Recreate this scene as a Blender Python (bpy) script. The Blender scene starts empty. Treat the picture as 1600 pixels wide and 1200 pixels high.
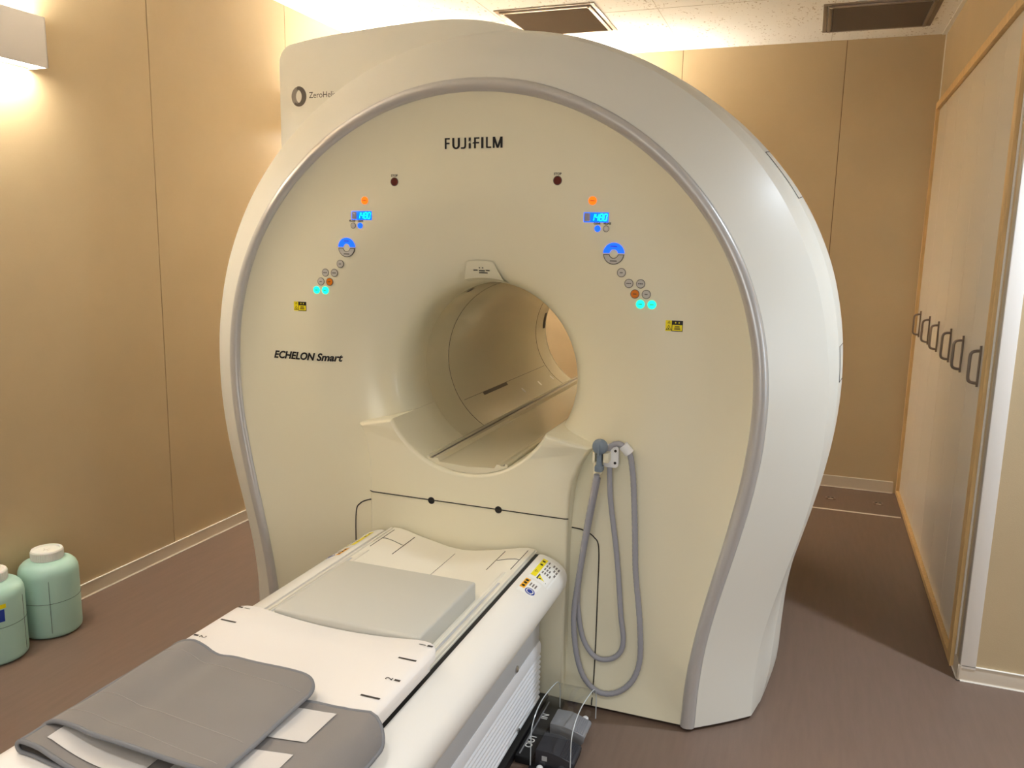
import bpy, bmesh, math, random
from mathutils import Matrix, Vector, noise
random.seed(4)
S = bpy.context.scene
COL = S.collection
PI = math.pi
XC, ZB = -1.051, 1.095            # scanner centre line, bore axis height

# ------------------------------------------------------------------ camera
cam_d = bpy.data.cameras.new('camera')
cam_d.sensor_width = 36.0
cam_d.lens = 1252.67 / 1600 * 36
cam_d.clip_start = 0.02
cam = bpy.data.objects.new('camera', cam_d)
COL.objects.link(cam)
Rm = ((0.9389637, 0.34340292, 0.02053277), (0.07732841, -0.15252712, -0.9852694), (-0.33521259, 0.92671997, -0.16977223))
cam.matrix_world = Matrix(((Rm[0][0], -Rm[1][0], -Rm[2][0], 0), (Rm[0][1], -Rm[1][1], -Rm[2][1], 0), (Rm[0][2], -Rm[1][2], -Rm[2][2], 1.55), (0, 0, 0, 1)))
S.camera = cam
vs = S.view_settings
vs.view_transform = 'Standard'
vs.look = 'None'
vs.gamma = 1.0
vs.exposure = 0.5
try: vs.use_curve_mapping = False
except Exception: pass

def lin(c):
    return tuple(((x / 255) / 12.92 if x / 255 <= 0.04045 else ((x / 255 + 0.055) / 1.055) ** 2.4) for x in c)

# ------------------------------------------------------------------ world and room light
W = bpy.data.worlds.new('world'); S.world = W; W.use_nodes = True
W.node_tree.nodes['Background'].inputs[0].default_value = (1.0, 0.97, 0.93, 1)
W.node_tree.nodes['Background'].inputs[1].default_value = 0.14

def area(name, loc, rot, sx, sy, power, color):
    l = bpy.data.lights.new(name, 'AREA'); l.shape = 'RECTANGLE'; l.size = sx; l.size_y = sy
    l.energy = power; l.color = color
    o = bpy.data.objects.new(name, l); COL.objects.link(o); o.location = loc; o.rotation_euler = rot
    return o
LAMP_STRENGTH = 44.0
LAMP_COL = (1.0, 0.95, 0.85)
area('ceiling_fill', (-0.6, -0.7, 2.83), (0, 0, 0), 1.2, 1.2, 10, (1.0, 0.96, 0.90))  # soft overhead fill added behind the camera, no known fixture
def spot(name, loc, power, color, ang=110, r=0.07):
    l = bpy.data.lights.new(name, 'SPOT'); l.energy = power; l.color = color; l.spot_size = math.radians(ang); l.spot_blend = 1.0; l.shadow_soft_size = r
    o = bpy.data.objects.new(name, l); COL.objects.link(o); o.location = loc; return o
spot('unseen_spot', (-0.75, 0.55, 2.83), 36, (1.0, 0.98, 0.94))  # unseen spot added over the table, cone chosen to spare the panel top
spot('unseen_spot', (1.25, 2.66, 2.83), 190, (0.76, 0.87, 1.0), 130, 0.05)
spot('unseen_spot', (0.75, 0.75, 2.83), 70, (0.92, 0.96, 1.0))  # unseen cool spot added to lift the right near side
area('window_and_fill_light', (2.33, 1.76, 1.40), (0, PI / 2, 0), 1.0, 0.32, 7, (0.78, 0.89, 1.0))
area('window_and_fill_light', (0.2, -1.98, 1.42), (PI / 2, 0, 0), 1.6, 0.95, 20, (0.92, 0.97, 1.0))  # frontal fill added behind the camera, placed at an added window

# ------------------------------------------------------------------ materials
def mat(name, rgb, rough=0.5, metal=0.0, coat=0.0, bump=0.0, bscale=60.0, var=0.0, vscale=4.0, emit=None, estr=0.0, trans=0.0, ior=1.45, alpha=1.0, sheen=0.0, sss=0.0, stretch=None, coatr=0.08):
    m = bpy.data.materials.new(name); m.use_nodes = True
    nt = m.node_tree; b = nt.nodes['Principled BSDF']
    c = lin(rgb)
    b.inputs['Base Color'].default_value = (*c, 1)
    b.inputs['Roughness'].default_value = rough
    b.inputs['Metallic'].default_value = metal
    b.inputs['Coat Weight'].default_value = coat
    b.inputs['Coat Roughness'].default_value = coatr
    b.inputs['Transmission Weight'].default_value = trans
    b.inputs['IOR'].default_value = ior
    b.inputs['Alpha'].default_value = alpha
    b.inputs['Sheen Weight'].default_value = sheen
    b.inputs['Subsurface Weight'].default_value = sss
    if emit:
        b.inputs['Emission Color'].default_value = (*lin(emit), 1)
        b.inputs['Emission Strength'].default_value = estr
    tc = nt.nodes.new('ShaderNodeTexCoord')
    src = tc.outputs['Object']
    if stretch:
        mp = nt.nodes.new('ShaderNodeMapping'); mp.inputs['Scale'].default_value = stretch
        nt.links.new(src, mp.inputs['Vector']); src = mp.outputs['Vector']
    if var:
        n = nt.nodes.new('ShaderNodeTexNoise'); n.inputs['Scale'].default_value = vscale; n.inputs['Detail'].default_value = 5
        r = nt.nodes.new('ShaderNodeValToRGB')
        r.color_ramp.elements[0].position = 0.3; r.color_ramp.elements[1].position = 0.7
        r.color_ramp.elements[0].color = (*[x * (1 - var) for x in c], 1)
        r.color_ramp.elements[1].color = (*[min(1, x * (1 + var)) for x in c], 1)
        nt.links.new(src, n.inputs['Vector']); nt.links.new(n.outputs['Fac'], r.inputs['Fac'])
        nt.links.new(r.outputs['Color'], b.inputs['Base Color'])
    if bump:
        n2 = nt.nodes.new('ShaderNodeTexNoise'); n2.inputs['Scale'].default_value = bscale; n2.inputs['Detail'].default_value = 3
        bp = nt.nodes.new('ShaderNodeBump'); bp.inputs['Strength'].default_value = bump; bp.inputs['Distance'].default_value = 0.002
        nt.links.new(src, n2.inputs['Vector']); nt.links.new(n2.outputs['Fac'], bp.inputs['Height'])
        nt.links.new(bp.outputs['Normal'], b.inputs['Normal'])
    return m

M = {}
M['wall'] = mat('wall_vinyl', (192, 170, 134), 0.48, bump=0.25, bscale=350, var=0.03, vscale=3)
M['seam'] = mat('wall_joint', (110, 84, 56), 0.8)
M['base'] = mat('baseboard_vinyl', (205, 190, 170), 0.45)
M['basetop'] = mat('baseboard_edge', (244, 238, 226), 0.4)
M['trimwhite'] = mat('white_trim', (240, 234, 226), 0.35)
M['trimgrey'] = mat('grey_trim', (190, 182, 170), 0.4, metal=0.3)
M['cover'] = mat('scanner_cover', (226, 224, 214), 0.42, coat=0.25, coatr=0.3)
M['panelm'] = mat('scanner_front', (232, 226, 200), 0.36, coat=0.3, coatr=0.16)
M['bore'] = mat('bore_gloss', (226, 219, 192), 0.2, coat=0.5)
M['bezel'] = mat('satin_bezel', (196, 194, 192), 0.32, metal=0.35)
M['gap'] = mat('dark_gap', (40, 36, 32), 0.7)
M['black'] = mat('black_plastic', (22, 22, 24), 0.45)
M['ink'] = mat('black_print', (16, 14, 16), 0.5)
M['greyink'] = mat('grey_print', (120, 112, 106), 0.5)
M['inkbrown'] = mat('dark_grey_print', (62, 56, 52), 0.5)
M['tablew'] = mat('table_white', (238, 232, 216), 0.35, coat=0.2)
M['railw'] = mat('rail_white', (240, 236, 228), 0.33, coat=0.2)
M['sidegrey'] = mat('side_grey', (198, 198, 198), 0.5)
M['bellow'] = mat('bellows_white', (228, 228, 230), 0.45)
M['pad'] = mat('foam_pad_vinyl', (200, 198, 188), 0.5, bump=0.05, bscale=400)
M['board'] = mat('board_white', (246, 240, 234), 0.4)
M['cloth'] = mat('grey_cloth', (132, 126, 122), 0.9, sheen=0.2, bump=0.3, bscale=900, var=0.05, vscale=6)
M['piping'] = mat('grey_piping', (124, 124, 127), 0.7, bump=0.2, bscale=700)
M['velcro'] = mat('white_patch', (226, 220, 214), 0.95, sheen=0.3, bump=0.5, bscale=1500)
M['hose'] = mat('grey_hose', (160, 160, 168), 0.5, bump=0.1, bscale=600)
M['slate'] = mat('slate_rubber', (120, 134, 148), 0.5)
M['cream'] = mat('cream_plastic', (232, 226, 200), 0.4)
M['whitep'] = mat('white_plastic', (238, 238, 238), 0.4)
M['greyp'] = mat('grey_pedal', (132, 132, 135), 0.5, bump=0.1, bscale=500)
M['darkp'] = mat('dark_pedal', (46, 47, 54), 0.5, bump=0.1, bscale=500)
M['btn'] = mat('grey_button', (196, 192, 184), 0.35, coat=0.4)
M['btnrim'] = mat('button_rim', (92, 86, 78), 0.5)
M['red'] = mat('dark_red_button', (92, 28, 22), 0.3, coat=0.5)
M['amberoff'] = mat('amber_button', (190, 104, 12), 0.3, coat=0.3, emit=(200, 100, 0), estr=0.15)
M['orange'] = mat('orange_lit_button', (255, 100, 10), 0.4, emit=(255, 98, 8), estr=1.1)
M['blue'] = mat('blue_lit_button', (10, 80, 255), 0.4, emit=(8, 84, 255), estr=1.2)
M['green'] = mat('green_lit_button', (20, 240, 190), 0.4, emit=(4, 246, 190), estr=1.0)
M['lcdblue'] = mat('display_blue', (0, 70, 240), 0.3, emit=(0, 96, 255), estr=1.2)
M['lcddark'] = mat('display_window', (160, 156, 176), 0.15, coat=0.6)
M['digit'] = mat('display_digit', (0, 240, 255), 0.4, emit=(0, 246, 255), estr=1.6)
M['yellow'] = mat('yellow_label', (240, 222, 10), 0.5)
M['orangel'] = mat('orange_label', (248, 178, 20), 0.5)
M['bluel'] = mat('blue_label', (28, 58, 150), 0.5)
M['white'] = mat('label_white', (244, 242, 236), 0.5)
M['closet'] = mat('closet_door_laminate', (250, 242, 228), 0.22, coat=0.3, bump=0.03, bscale=300)
M['wood'] = mat('pale_wood', (214, 178, 122), 0.45, var=0.12, vscale=10, stretch=(8, 8, 0.8))
M['metal'] = mat('dark_metal_handle', (132, 118, 106), 0.35, metal=0.6)
M['chrome'] = mat('chrome', (210, 208, 205), 0.2, metal=1.0)
M['alu'] = mat('vent_bronze_frame', (150, 136, 122), 0.35, metal=0.55)
M['louver'] = mat('vent_louver', (112, 98, 84), 0.5, metal=0.3)
M['ventdark'] = mat('vent_dark', (38, 32, 28), 0.8)
M['lampw'] = mat('lamp_box_white', (236, 228, 220), 0.5)
M['lampe'] = mat('lamp_diffuser', (255, 240, 220), 0.5, emit=(255, 255, 255), estr=LAMP_STRENGTH)
M['lampu'] = mat('lamp_uplight', (255, 240, 220), 0.5, emit=(255, 255, 255), estr=LAMP_STRENGTH * 1.9)
for k_ in ('lampe', 'lampu'): M[k_].node_tree.nodes['Principled BSDF'].inputs['Emission Color'].default_value = (*LAMP_COL, 1)
M['cap'] = mat('bottle_cap', (234, 230, 222), 0.45, sss=0.1)
M['liquid'] = mat('green_liquid', (176, 230, 206), 0.25)
M['wpane'] = mat('window_pane', (190, 200, 210), 0.1, coat=0.3)
M['outlet'] = mat('outlet_plate', (116, 92, 76), 0.4)

# translucent bottle plastic
def bottle_mat():
    m = bpy.data.materials.new('frosted_bottle'); m.use_nodes = True
    nt = m.node_tree; b = nt.nodes['Principled BSDF']; out = nt.nodes['Material Output']
    b.inputs['Base Color'].default_value = (*lin((186, 222, 208)), 1); b.inputs['Roughness'].default_value = 0.35
    t = nt.nodes.new('ShaderNodeBsdfTransparent'); t.inputs[0].default_value = (*lin((214, 236, 224)), 1)
    mx = nt.nodes.new('ShaderNodeMixShader'); mx.inputs[0].default_value = 0.86
    nt.links.new(t.outputs[0], mx.inputs[1]); nt.links.new(b.outputs[0], mx.inputs[2]); nt.links.new(mx.outputs[0], out.inputs[0])
    return m
M['bottle'] = bottle_mat()
def clear_mat():
    m = bpy.data.materials.new('clear_acrylic'); m.use_nodes = True
    nt = m.node_tree; out = nt.nodes['Material Output']
    g = nt.nodes.new('ShaderNodeBsdfGlossy'); g.inputs['Roughness'].default_value = 0.05; g.inputs[0].default_value = (0.9, 0.9, 0.9, 1)
    t = nt.nodes.new('ShaderNodeBsdfTransparent'); t.inputs[0].default_value = (0.93, 0.94, 0.94, 1)
    f = nt.nodes.new('ShaderNodeLayerWeight'); f.inputs['Blend'].default_value = 0.5
    p = nt.nodes.new('ShaderNodeMath'); p.operation = 'POWER'; p.inputs[1].default_value = 4.0
    q = nt.nodes.new('ShaderNodeMath'); q.operation = 'MULTIPLY_ADD'; q.inputs[1].default_value = 0.5; q.inputs[2].default_value = 0.06
    mx = nt.nodes.new('ShaderNodeMixShader')
    nt.links.new(f.outputs['Facing'], p.inputs[0]); nt.links.new(p.outputs[0], q.inputs[0]); nt.links.new(q.outputs[0], mx.inputs[0])
    nt.links.new(t.outputs[0], mx.inputs[1]); nt.links.new(g.outputs[0], mx.inputs[2]); nt.links.new(mx.outputs[0], out.inputs[0])
    return m
M['clear'] = clear_mat()
M['cleared'] = mat('acrylic_edge', (206, 212, 214), 0.2, coat=0.5)

def floor_mat():
    m = bpy.data.materials.new('floor_vinyl'); m.use_nodes = True
    nt = m.node_tree; b = nt.nodes['Principled BSDF']
    tc = nt.nodes.new('ShaderNodeTexCoord'); mp = nt.nodes.new('ShaderNodeMapping'); mp.inputs['Scale'].default_value = (16, 1.6, 1)
    n = nt.nodes.new('ShaderNodeTexNoise'); n.inputs['Scale'].default_value = 3.0; n.inputs['Detail'].default_value = 8; n.inputs['Roughness'].default_value = 0.65
    r = nt.nodes.new('ShaderNodeValToRGB'); r.color_ramp.elements[0].position = 0.25; r.color_ramp.elements[1].position = 0.75
    r.color_ramp.elements[0].color = (*lin((106, 87, 74)), 1); r.color_ramp.elements[1].color = (*lin((116, 95, 82)), 1)
    nt.links.new(tc.outputs['Object'], mp.inputs['Vector']); nt.links.new(mp.outputs['Vector'], n.inputs['Vector'])
    nt.links.new(n.outputs['Fac'], r.inputs['Fac']); nt.links.new(r.outputs['Color'], b.inputs['Base Color'])
    b.inputs['Roughness'].default_value = 0.45
    bp = nt.nodes.new('ShaderNodeBump'); bp.inputs['Strength'].default_value = 0.08; bp.inputs['Distance'].default_value = 0.002
    nt.links.new(n.outputs['Fac'], bp.inputs['Height']); nt.links.new(bp.outputs['Normal'], b.inputs['Normal'])
    return m
M['floor'] = floor_mat()
def ceil_mat():
    m = bpy.data.materials.new('rock_wool_ceiling'); m.use_nodes = True
    nt = m.node_tree; b = nt.nodes['Principled BSDF']
    b.inputs['Roughness'].default_value = 0.9
    tc = nt.nodes.new('ShaderNodeTexCoord')
    mp = nt.nodes.new('ShaderNodeMapping'); mp.inputs['Scale'].default_value = (1.0, 0.55, 1)
    n = nt.nodes.new('ShaderNodeTexNoise'); n.inputs['Scale'].default_value = 70; n.inputs['Detail'].default_value = 4
    n2 = nt.nodes.new('ShaderNodeTexNoise'); n2.inputs['Scale'].default_value = 5
    ad = nt.nodes.new('ShaderNodeMath'); ad.operation = 'MULTIPLY_ADD'; ad.inputs[1].default_value = 0.25
    r = nt.nodes.new('ShaderNodeValToRGB'); r.color_ramp.elements[0].position = 0.755; r.color_ramp.elements[1].position = 0.80
    r.color_ramp.elements[0].color = (*lin((250, 246, 238)), 1); r.color_ramp.elements[1].color = (*lin((206, 194, 178)), 1)
    nt.links.new(tc.outputs['Object'], mp.inputs['Vector']); nt.links.new(mp.outputs['Vector'], n.inputs['Vector'])
    nt.links.new(tc.outputs['Object'], n2.inputs['Vector'])
    nt.links.new(n2.outputs['Fac'], ad.inputs[0]); nt.links.new(n.outputs['Fac'], ad.inputs[2])
    nt.links.new(ad.outputs[0], r.inputs['Fac']); nt.links.new(r.outputs['Color'], b.inputs['Base Color'])
    bp = nt.nodes.new('ShaderNodeBump'); bp.inputs['Strength'].default_value = 0.25; bp.inputs['Distance'].default_value = 0.003; bp.invert = True
    nt.links.new(r.outputs['Alpha'], bp.inputs['Height'])
    return m
M['ceil'] = ceil_mat()

# ------------------------------------------------------------------ mesh helpers
class MB:
    def __init__(s): s.v = []; s.f = []; s.mi = []
    def add(s, vs, fs, mi=0):
        o = len(s.v); s.v += [tuple(p) for p in vs]
        s.f += [tuple(i + o for i in f) for f in fs]; s.mi += [mi] * len(fs); return s
    def box(s, x0, x1, y0, y1, z0, z1, bev=0.0, seg=2, mi=0):
        bm = bmesh.new(); bmesh.ops.create_cube(bm, size=1)
        for v in bm.verts:
            v.co = ((x0 + x1) / 2 + v.co.x * (x1 - x0), (y0 + y1) / 2 + v.co.y * (y1 - y0), (z0 + z1) / 2 + v.co.z * (z1 - z0))
        if bev: bmesh.ops.bevel(bm, geom=bm.edges[:], offset=bev, segments=seg, profile=0.5, affect='EDGES')
        return s.bm(bm, mi)
    def bm(s, bm, mi=0):
        bm.verts.index_update()
        s.add([v.co[:] for v in bm.verts], [[v.index for v in f.verts] for f in bm.faces], mi); bm.free(); return s
    def rings(s, rings, closed=True, cap0=False, cap1=False, mi=0):
        n = len(rings[0]); vs = [p for r in rings for p in r]; fs = []
        for i in range(len(rings) - 1):
            for j in range(n if closed else n - 1):
                k = (j + 1) % n
                fs.append((i * n + j, i * n + k, (i + 1) * n + k, (i + 1) * n + j))
        if cap0: fs.append(tuple(range(n))[::-1])
        if cap1: fs.append(tuple((len(rings) - 1) * n + j for j in range(n)))
        return s.add(vs, fs, mi)
    def tube(s, pts, r, n=10, rad=None, cap=True, mi=0):
        pts = [Vector(p) for p in pts]; rings = []; up = None
        for i, p in enumerate(pts):
            d = (pts[min(i + 1, len(pts) - 1)] - pts[max(i - 1, 0)]).normalized()
            if up is None:
                up = Vector((0, 0, 1)) if abs(d.z) < 0.9 else Vector((0, 1, 0))
            up = (up - d * up.dot(d)).normalized(); sd = d.cross(up)
            rr = rad[i] if rad else r
            rings.append([p + (up * math.cos(2 * PI * k / n) + sd * math.sin(2 * PI * k / n)) * rr for k in range(n)])
        return s.rings(rings, True, cap, cap, mi)
    def lathe(s, prof, c, n=48, axis='z', mi=0, cap0=True, cap1=True):
        rings = []
        for r, h in prof:
            ring = []
            for k in range(n):
                a = 2 * PI * k / n; u, w = r * math.cos(a), r * math.sin(a)
                if axis == 'z': ring.append((c[0] + u, c[1] + w, c[2] + h))
                elif axis == 'y': ring.append((c[0] + u, c[1] + h, c[2] + w))
                else: ring.append((c[0] + h, c[1] + u, c[2] + w))
            rings.append(ring)
        return s.rings(rings, True, cap0, cap1, mi)
    def prism(s, out, fmap, d0, d1, mi=0):
        n = len(out)
        bm = bmesh.new()
        a = [bm.verts.new(fmap(u, w, d0)) for u, w in out]; b = [bm.verts.new(fmap(u, w, d1)) for u, w in out]
        bm.faces.new(a); bm.faces.new(b[::-1])
        for i in range(n): bm.faces.new((a[i], a[(i + 1) % n], b[(i + 1) % n], b[i]))
        bm.normal_update(); bmesh.ops.triangulate(bm, faces=[f for f in bm.faces if len(f.verts) > 4])
        return s.bm(bm, mi)
    def sweep(s, prof, ys, mi=0, xc=0.0, caps=True):
        """profile in (x, z), swept along y"""
        return s.rings([[(xc + x, y, z) for x, z in prof] for y in ys], True, caps, caps, mi)
    def grid(s, f, nu, nv, mi=0):
        vs = [f(i / nu, j / nv) for i in range(nu + 1) for j in range(nv + 1)]
        fs = [(i * (nv + 1) + j, (i + 1) * (nv + 1) + j, (i + 1) * (nv + 1) + j + 1, i * (nv + 1) + j + 1) for i in range(nu) for j in range(nv)]
        return s.add(vs, fs, mi)

LOC = {}
def build(name, mb, mats, parent=None, smooth=35, label=None):
    me = bpy.data.meshes.new(name); me.from_pydata(mb.v, [], mb.f)
    if not isinstance(mats, (list, tuple)): mats = [mats]
    for m in mats: me.materials.append(m)
    for p, i in zip(me.polygons, mb.mi): p.material_index = i
    bm = bmesh.new(); bm.from_mesh(me); bmesh.ops.recalc_face_normals(bm, faces=bm.faces); bm.to_mesh(me); bm.free()
    if smooth:
        for p in me.polygons: p.use_smooth = True
        me.set_sharp_from_angle(angle=math.radians(smooth))
    o = bpy.data.objects.new(name, me); COL.objects.link(o)
    if parent:
        o.parent = parent
        if parent.name in LOC: o.matrix_parent_inverse = Matrix.Translation(-LOC[parent.name])
    if label: o['label'] = label
    return o
def thing(name, label, cat, loc=(0, 0, 0), group=None):
    o = bpy.data.objects.new(name, None); COL.objects.link(o); o.location = loc; o.empty_display_size = 0.1
    LOC[o.name] = Vector(loc); o['label'] = label; o['category'] = cat
    if group: o['group'] = group
    return o
def tag(o, label, cat, group=None):
    o['label'] = label; o['category'] = cat
    if group: o['group'] = group
    return o
def struct(name, mb, mats, smooth=35, label=None):
    o = build(name, mb, mats, None, smooth); o['kind'] = 'structure'
    return o
def copy_tree(o, parent=None):
    c = o.copy(); COL.objects.link(c)
    if parent: c.parent = parent
    for ch in list(o.children): copy_tree(ch, c)
    return c
def text_mb(txt, size, shear=0.0, offset=0.0, fmap=None, align='CENTER', sx=1.0, depth=0.0):
    cu = bpy.data.curves.new('t', 'FONT'); cu.body = txt; cu.size = size; cu.shear = shear; cu.offset = offset
    cu.align_x = align; cu.align_y = 'CENTER'; cu.resolution_u = 4; cu.extrude = 0
    ob = bpy.data.objects.new('t', cu); COL.objects.link(ob)
    dg = bpy.context.evaluated_depsgraph_get(); me = bpy.data.meshes.new_from_object(ob.evaluated_get(dg))
    mb = MB(); mb.add([fmap(v.co.x * sx, v.co.y) for v in me.vertices], [tuple(p.vertices) for p in me.polygons])
    bpy.data.objects.remove(ob); bpy.data.curves.remove(cu); bpy.data.meshes.remove(me)
    return mb
def crom(pts, n=6, closed=False):
    P = [Vector(p) for p in pts]; out = []; L = len(P)
    for i in range(L if closed else L - 1):
        if closed: a, b, c, d = P[(i - 1) % L], P[i], P[(i + 1) % L], P[(i + 2) % L]
        else: a, b, c, d = P[max(i - 1, 0)], P[i], P[i + 1], P[min(i + 2, L - 1)]
        for k in range(n):
            t = k / n
            out.append(0.5 * ((2 * b) + (c - a) * t + (2 * a - 5 * b + 4 * c - d) * t * t + (3 * b - a - 3 * c + d) * t ** 3))
    if not closed: out.append(P[-1])
    return out
def rrect(x0, x1, z0, z1, r, n=5):
    out = []
    for cx, cz, a0 in ((x1 - r, z0 + r, -90), (x1 - r, z1 - r, 0), (x0 + r, z1 - r, 90), (x0 + r, z0 + r, 180)):
        for k in range(n + 1):
            a = math.radians(a0 + 90 * k / n); out.append((cx + r * math.cos(a), cz + r * math.sin(a)))
    return out

# ------------------------------------------------------------------ room shell
XL, YB, ZC, XR, YN = -2.856, 5.634, 2.848, 0.645, 3.156
XR2, YF = 2.35, -2.0
SLOPE = 0.0115
mb = MB(); mb.box(XL - 0.1, XR2 + 0.1, YF - 0.1, YB + 0.1, -0.1, 0.0); struct('floor', mb, M['floor'])
mb = MB(); mb.box(XL - 0.1, XR2 + 0.1, YF - 0.1, YB + 0.1, ZC, ZC + 0.1)
struct('ceiling', mb, M['ceil'])
mb = MB()
for x in (-2.70, -1.792, -0.882, 0.03, 0.94, 1.85): mb.box(x - 0.0012, x + 0.0012, YF, YB, ZC - 0.0012, ZC + 0.001)
for y in (-0.8, 1.02, 2.84, 4.66): mb.box(XL, XR2, y - 0.0012, y + 0.0012, ZC - 0.0012, ZC + 0.001)
struct('trim_1', mb, mat('ceiling_joint', (206, 196, 182), 0.9))
def panels(name, seams, fm):
    """wall of boards with narrow joints; fm(u0,u1,d0,d1) -> box args"""
    mb = MB(); g = 0.0018
    for a, b in zip(seams[:-1], seams[1:]): mb.box(*fm(a + g, b - g, 0, 0.09), 0, ZC, bev=0.0012, seg=1)
    mb.box(*fm(seams[0], seams[-1], 0.0035, 0.10), 0, ZC, mi=1)
    return struct(name, mb, [M['wall'], M['seam']], smooth=0)
panels('wall_left', [YF, -1.05, -0.04, 0.97, 1.99, 3.005, 4.03, 5.04, YB], lambda a, b, d0, d1: (XL - d1, XL - d0, a, b))
panels('wall_back', [XL, -1.887, -0.882, 0.123, 0.72], lambda a, b, d0, d1: (a, b, YB + d0, YB + d1))
def xr(y): return XR + (y - 3.32) * SLOPE
CAB_T = 2.452
# right side: wall strip above the closet, return beside it, wall facing the room
mb = MB()
mb.add([(xr(3.25), 3.25, CAB_T), (xr(YB), YB, CAB_T), (xr(YB), YB, ZC), (xr(3.25), 3.25, ZC), (1.3, 3.25, CAB_T), (1.3, YB, CAB_T), (1.3, YB, ZC), (1.3, 3.25, ZC)],
       [(0, 1, 2, 3), (4, 5, 6, 7), (0, 1, 5, 4), (3, 2, 6, 7), (0, 3, 7, 4), (1, 2, 6, 5)])
mb.box(XR - 0.0012, 0.8, YN + 0.006, 3.257, 0, ZC)
struct('wall_right', mb, M['wall'], smooth=0)
panels('wall_near_right', [XR, 1.56, XR2], lambda a, b, d0, d1: (a, b, YN + d0, YN + d1))
panels('wall_far_right', [YF, -1.0, 0.0, 1.0, 2.0, YN], lambda a, b, d0, d1: (XR2 + d0, XR2 + d1, a, b))
panels('wall_front', [XL, -1.9, -0.9, 0.1, 1.1, XR2], lambda a, b, d0, d1: (a, b, YF - d1, YF - d0))
def window(name, fr, pane):
    mb = MB()
    for b in fr: mb.box(*b, bev=0.003)
    mb.box(*pane, mi=1); struct(name, mb, [M['trimwhite'], M['wpane']])
window('window_1', [(XR2 - 0.015, XR2, 1.55, 1.60, 0.85, 1.95), (XR2 - 0.015, XR2, 1.92, 1.97, 0.85, 1.95), (XR2 - 0.015, XR2, 1.55, 1.97, 0.85, 0.90), (XR2 - 0.015, XR2, 1.55, 1.97, 1.90, 1.95)], (XR2 - 0.004, XR2, 1.60, 1.92, 0.90, 1.90))
window('fill_window', [(-0.65, -0.60, YF, YF + 0.015, 0.90, 1.94), (1.0, 1.05, YF, YF + 0.015, 0.90, 1.94), (-0.65, 1.05, YF, YF + 0.015, 0.90, 0.945), (-0.65, 1.05, YF, YF + 0.015, 1.895, 1.94)], (-0.60, 1.0, YF, YF + 0.004, 0.945, 1.895))  # window added behind the camera to go with the front fill
def baseboard(name, out2, along):
    """out2: profile list (d, z); along(d, z, t)"""
    mb = MB(); mb.rings([[along(d, z, t) for d, z in out2] for t in (0, 1)], True, True, True)
    return struct(name, mb, M['base'], smooth=20)
BP = [(0, 0), (0.010, 0), (0.0085, 0.003), (0.006, 0.006), (0.006, 0.056), (0.0045, 0.0605), (0, 0.0605)]
baseboard('baseboard_left', BP, lambda d, z, t: (XL + d, YF + (YB - YF) * t, z))
baseboard('baseboard_back', [(d, z * 1.25) for d, z in BP], lambda d, z, t: (XL + (xr(YB) - 0.035 - XL) * t, YB - d, z))
baseboard('baseboard_right', BP, lambda d, z, t: (XR - d, YN - 0.01 + (3.256 - YN + 0.01) * t, z))
baseboard('baseboard_near', BP, lambda d, z, t: (XR - 0.01 + (XR2 - XR + 0.01) * t, YN - d, z))
for nm, tz in (('left', 0), ('near', 1)):
    pass
mb = MB()
mb.box(XL, XL + 0.008, YF, YB, 0.0585, 0.0625, bev=0.001); mb.box(XL, XL + 0.012, YF, YB, 0.0, 0.003)
mb.box(XL, xr(YB) - 0.04, YB - 0.008, YB, 0.0735, 0.0775, bev=0.001)
mb.box(XL, xr(YB) - 0.04, YB - 0.012, YB, 0, 0.003)
mb.box(XR, XR2, YN - 0.008, YN, 0.0585, 0.0625, bev=0.001); mb.box(XR - 0.012, XR2, YN - 0.012, YN, 0.0, 0.003)
mb.box(XR - 0.012, XR, YN - 0.012, 3.255, 0, 0.003)
struct('trim_2', mb, M['basetop'])
# floor threshold strip and the white corner trim with its grey edge
mb = MB(); mb.box(-1.2, xr(5.1) - 0.03, 5.092, 5.108, 0, 0.003, bev=0.001); struct('trim_3', mb, M['basetop'])
mb = MB(); mb.box(XR - 0.003, XR + 0.047, YN - 0.008, YN, 0.05, ZC, bev=0.0015); struct('trim_4', mb, M['trimwhite'])
mb = MB(); mb.box(XR - 0.005, XR, YN - 0.006, YN + 0.035, 0.05, ZC, bev=0.001); struct('trim_5', mb, M['trimgrey'])
mb = MB(); mb.box(XR - 0.006, XR, 3.238, 3.254, 0.05, ZC, bev=0.001); struct('trim_6', mb, M['trimwhite'])
mb = MB(); mb.box(xr(YB) - 0.006, xr(YB), YB - 0.006, YB, CAB_T, ZC); mb.box(xr(3.3) , xr(YB), 3.3, YB, ZC - 0.004, ZC)
struct('trim_7', mb, M['basetop'])

# ------------------------------------------------------------------ built-in closet
t = thing('built_in_closet', 'built-in closet with six pale folding doors in a light wood frame along right wall', 'closet', (xr(4.5), 4.5, 0))
def cx(d, y, z): return (xr(y) - d, y, z)
def cbox(mb, d0, d1, y0, y1, z0, z1, mi=0):
    vs = [cx(d, y, z) for y in (y0, y1) for z in (z0, z1) for d in (d0, d1)]
    return mb.add(vs, [(0, 1, 3, 2), (4, 6, 7, 5), (0, 4, 5, 1), (2, 3, 7, 6), (0, 2, 6, 4), (1, 5, 7, 3)], mi)
mb = MB()
cbox(mb, -0.05, 0.018, 3.256, YB, 2.412, CAB_T); cbox(mb, -0.05, 0.018, 3.256, YB, 0.0, 0.026)
cbox(mb, -0.05, 0.018, 3.256, 3.322, 0.026, 2.412); cbox(mb, -0.05, 0.018, YB - 0.034, YB, 0.026, 2.412)
build('frame', mb, M['wood'], t, label='light wood frame')
dy0, dy1 = 3.324, YB - 0.036; dw = (dy1 - dy0) / 6
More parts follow.
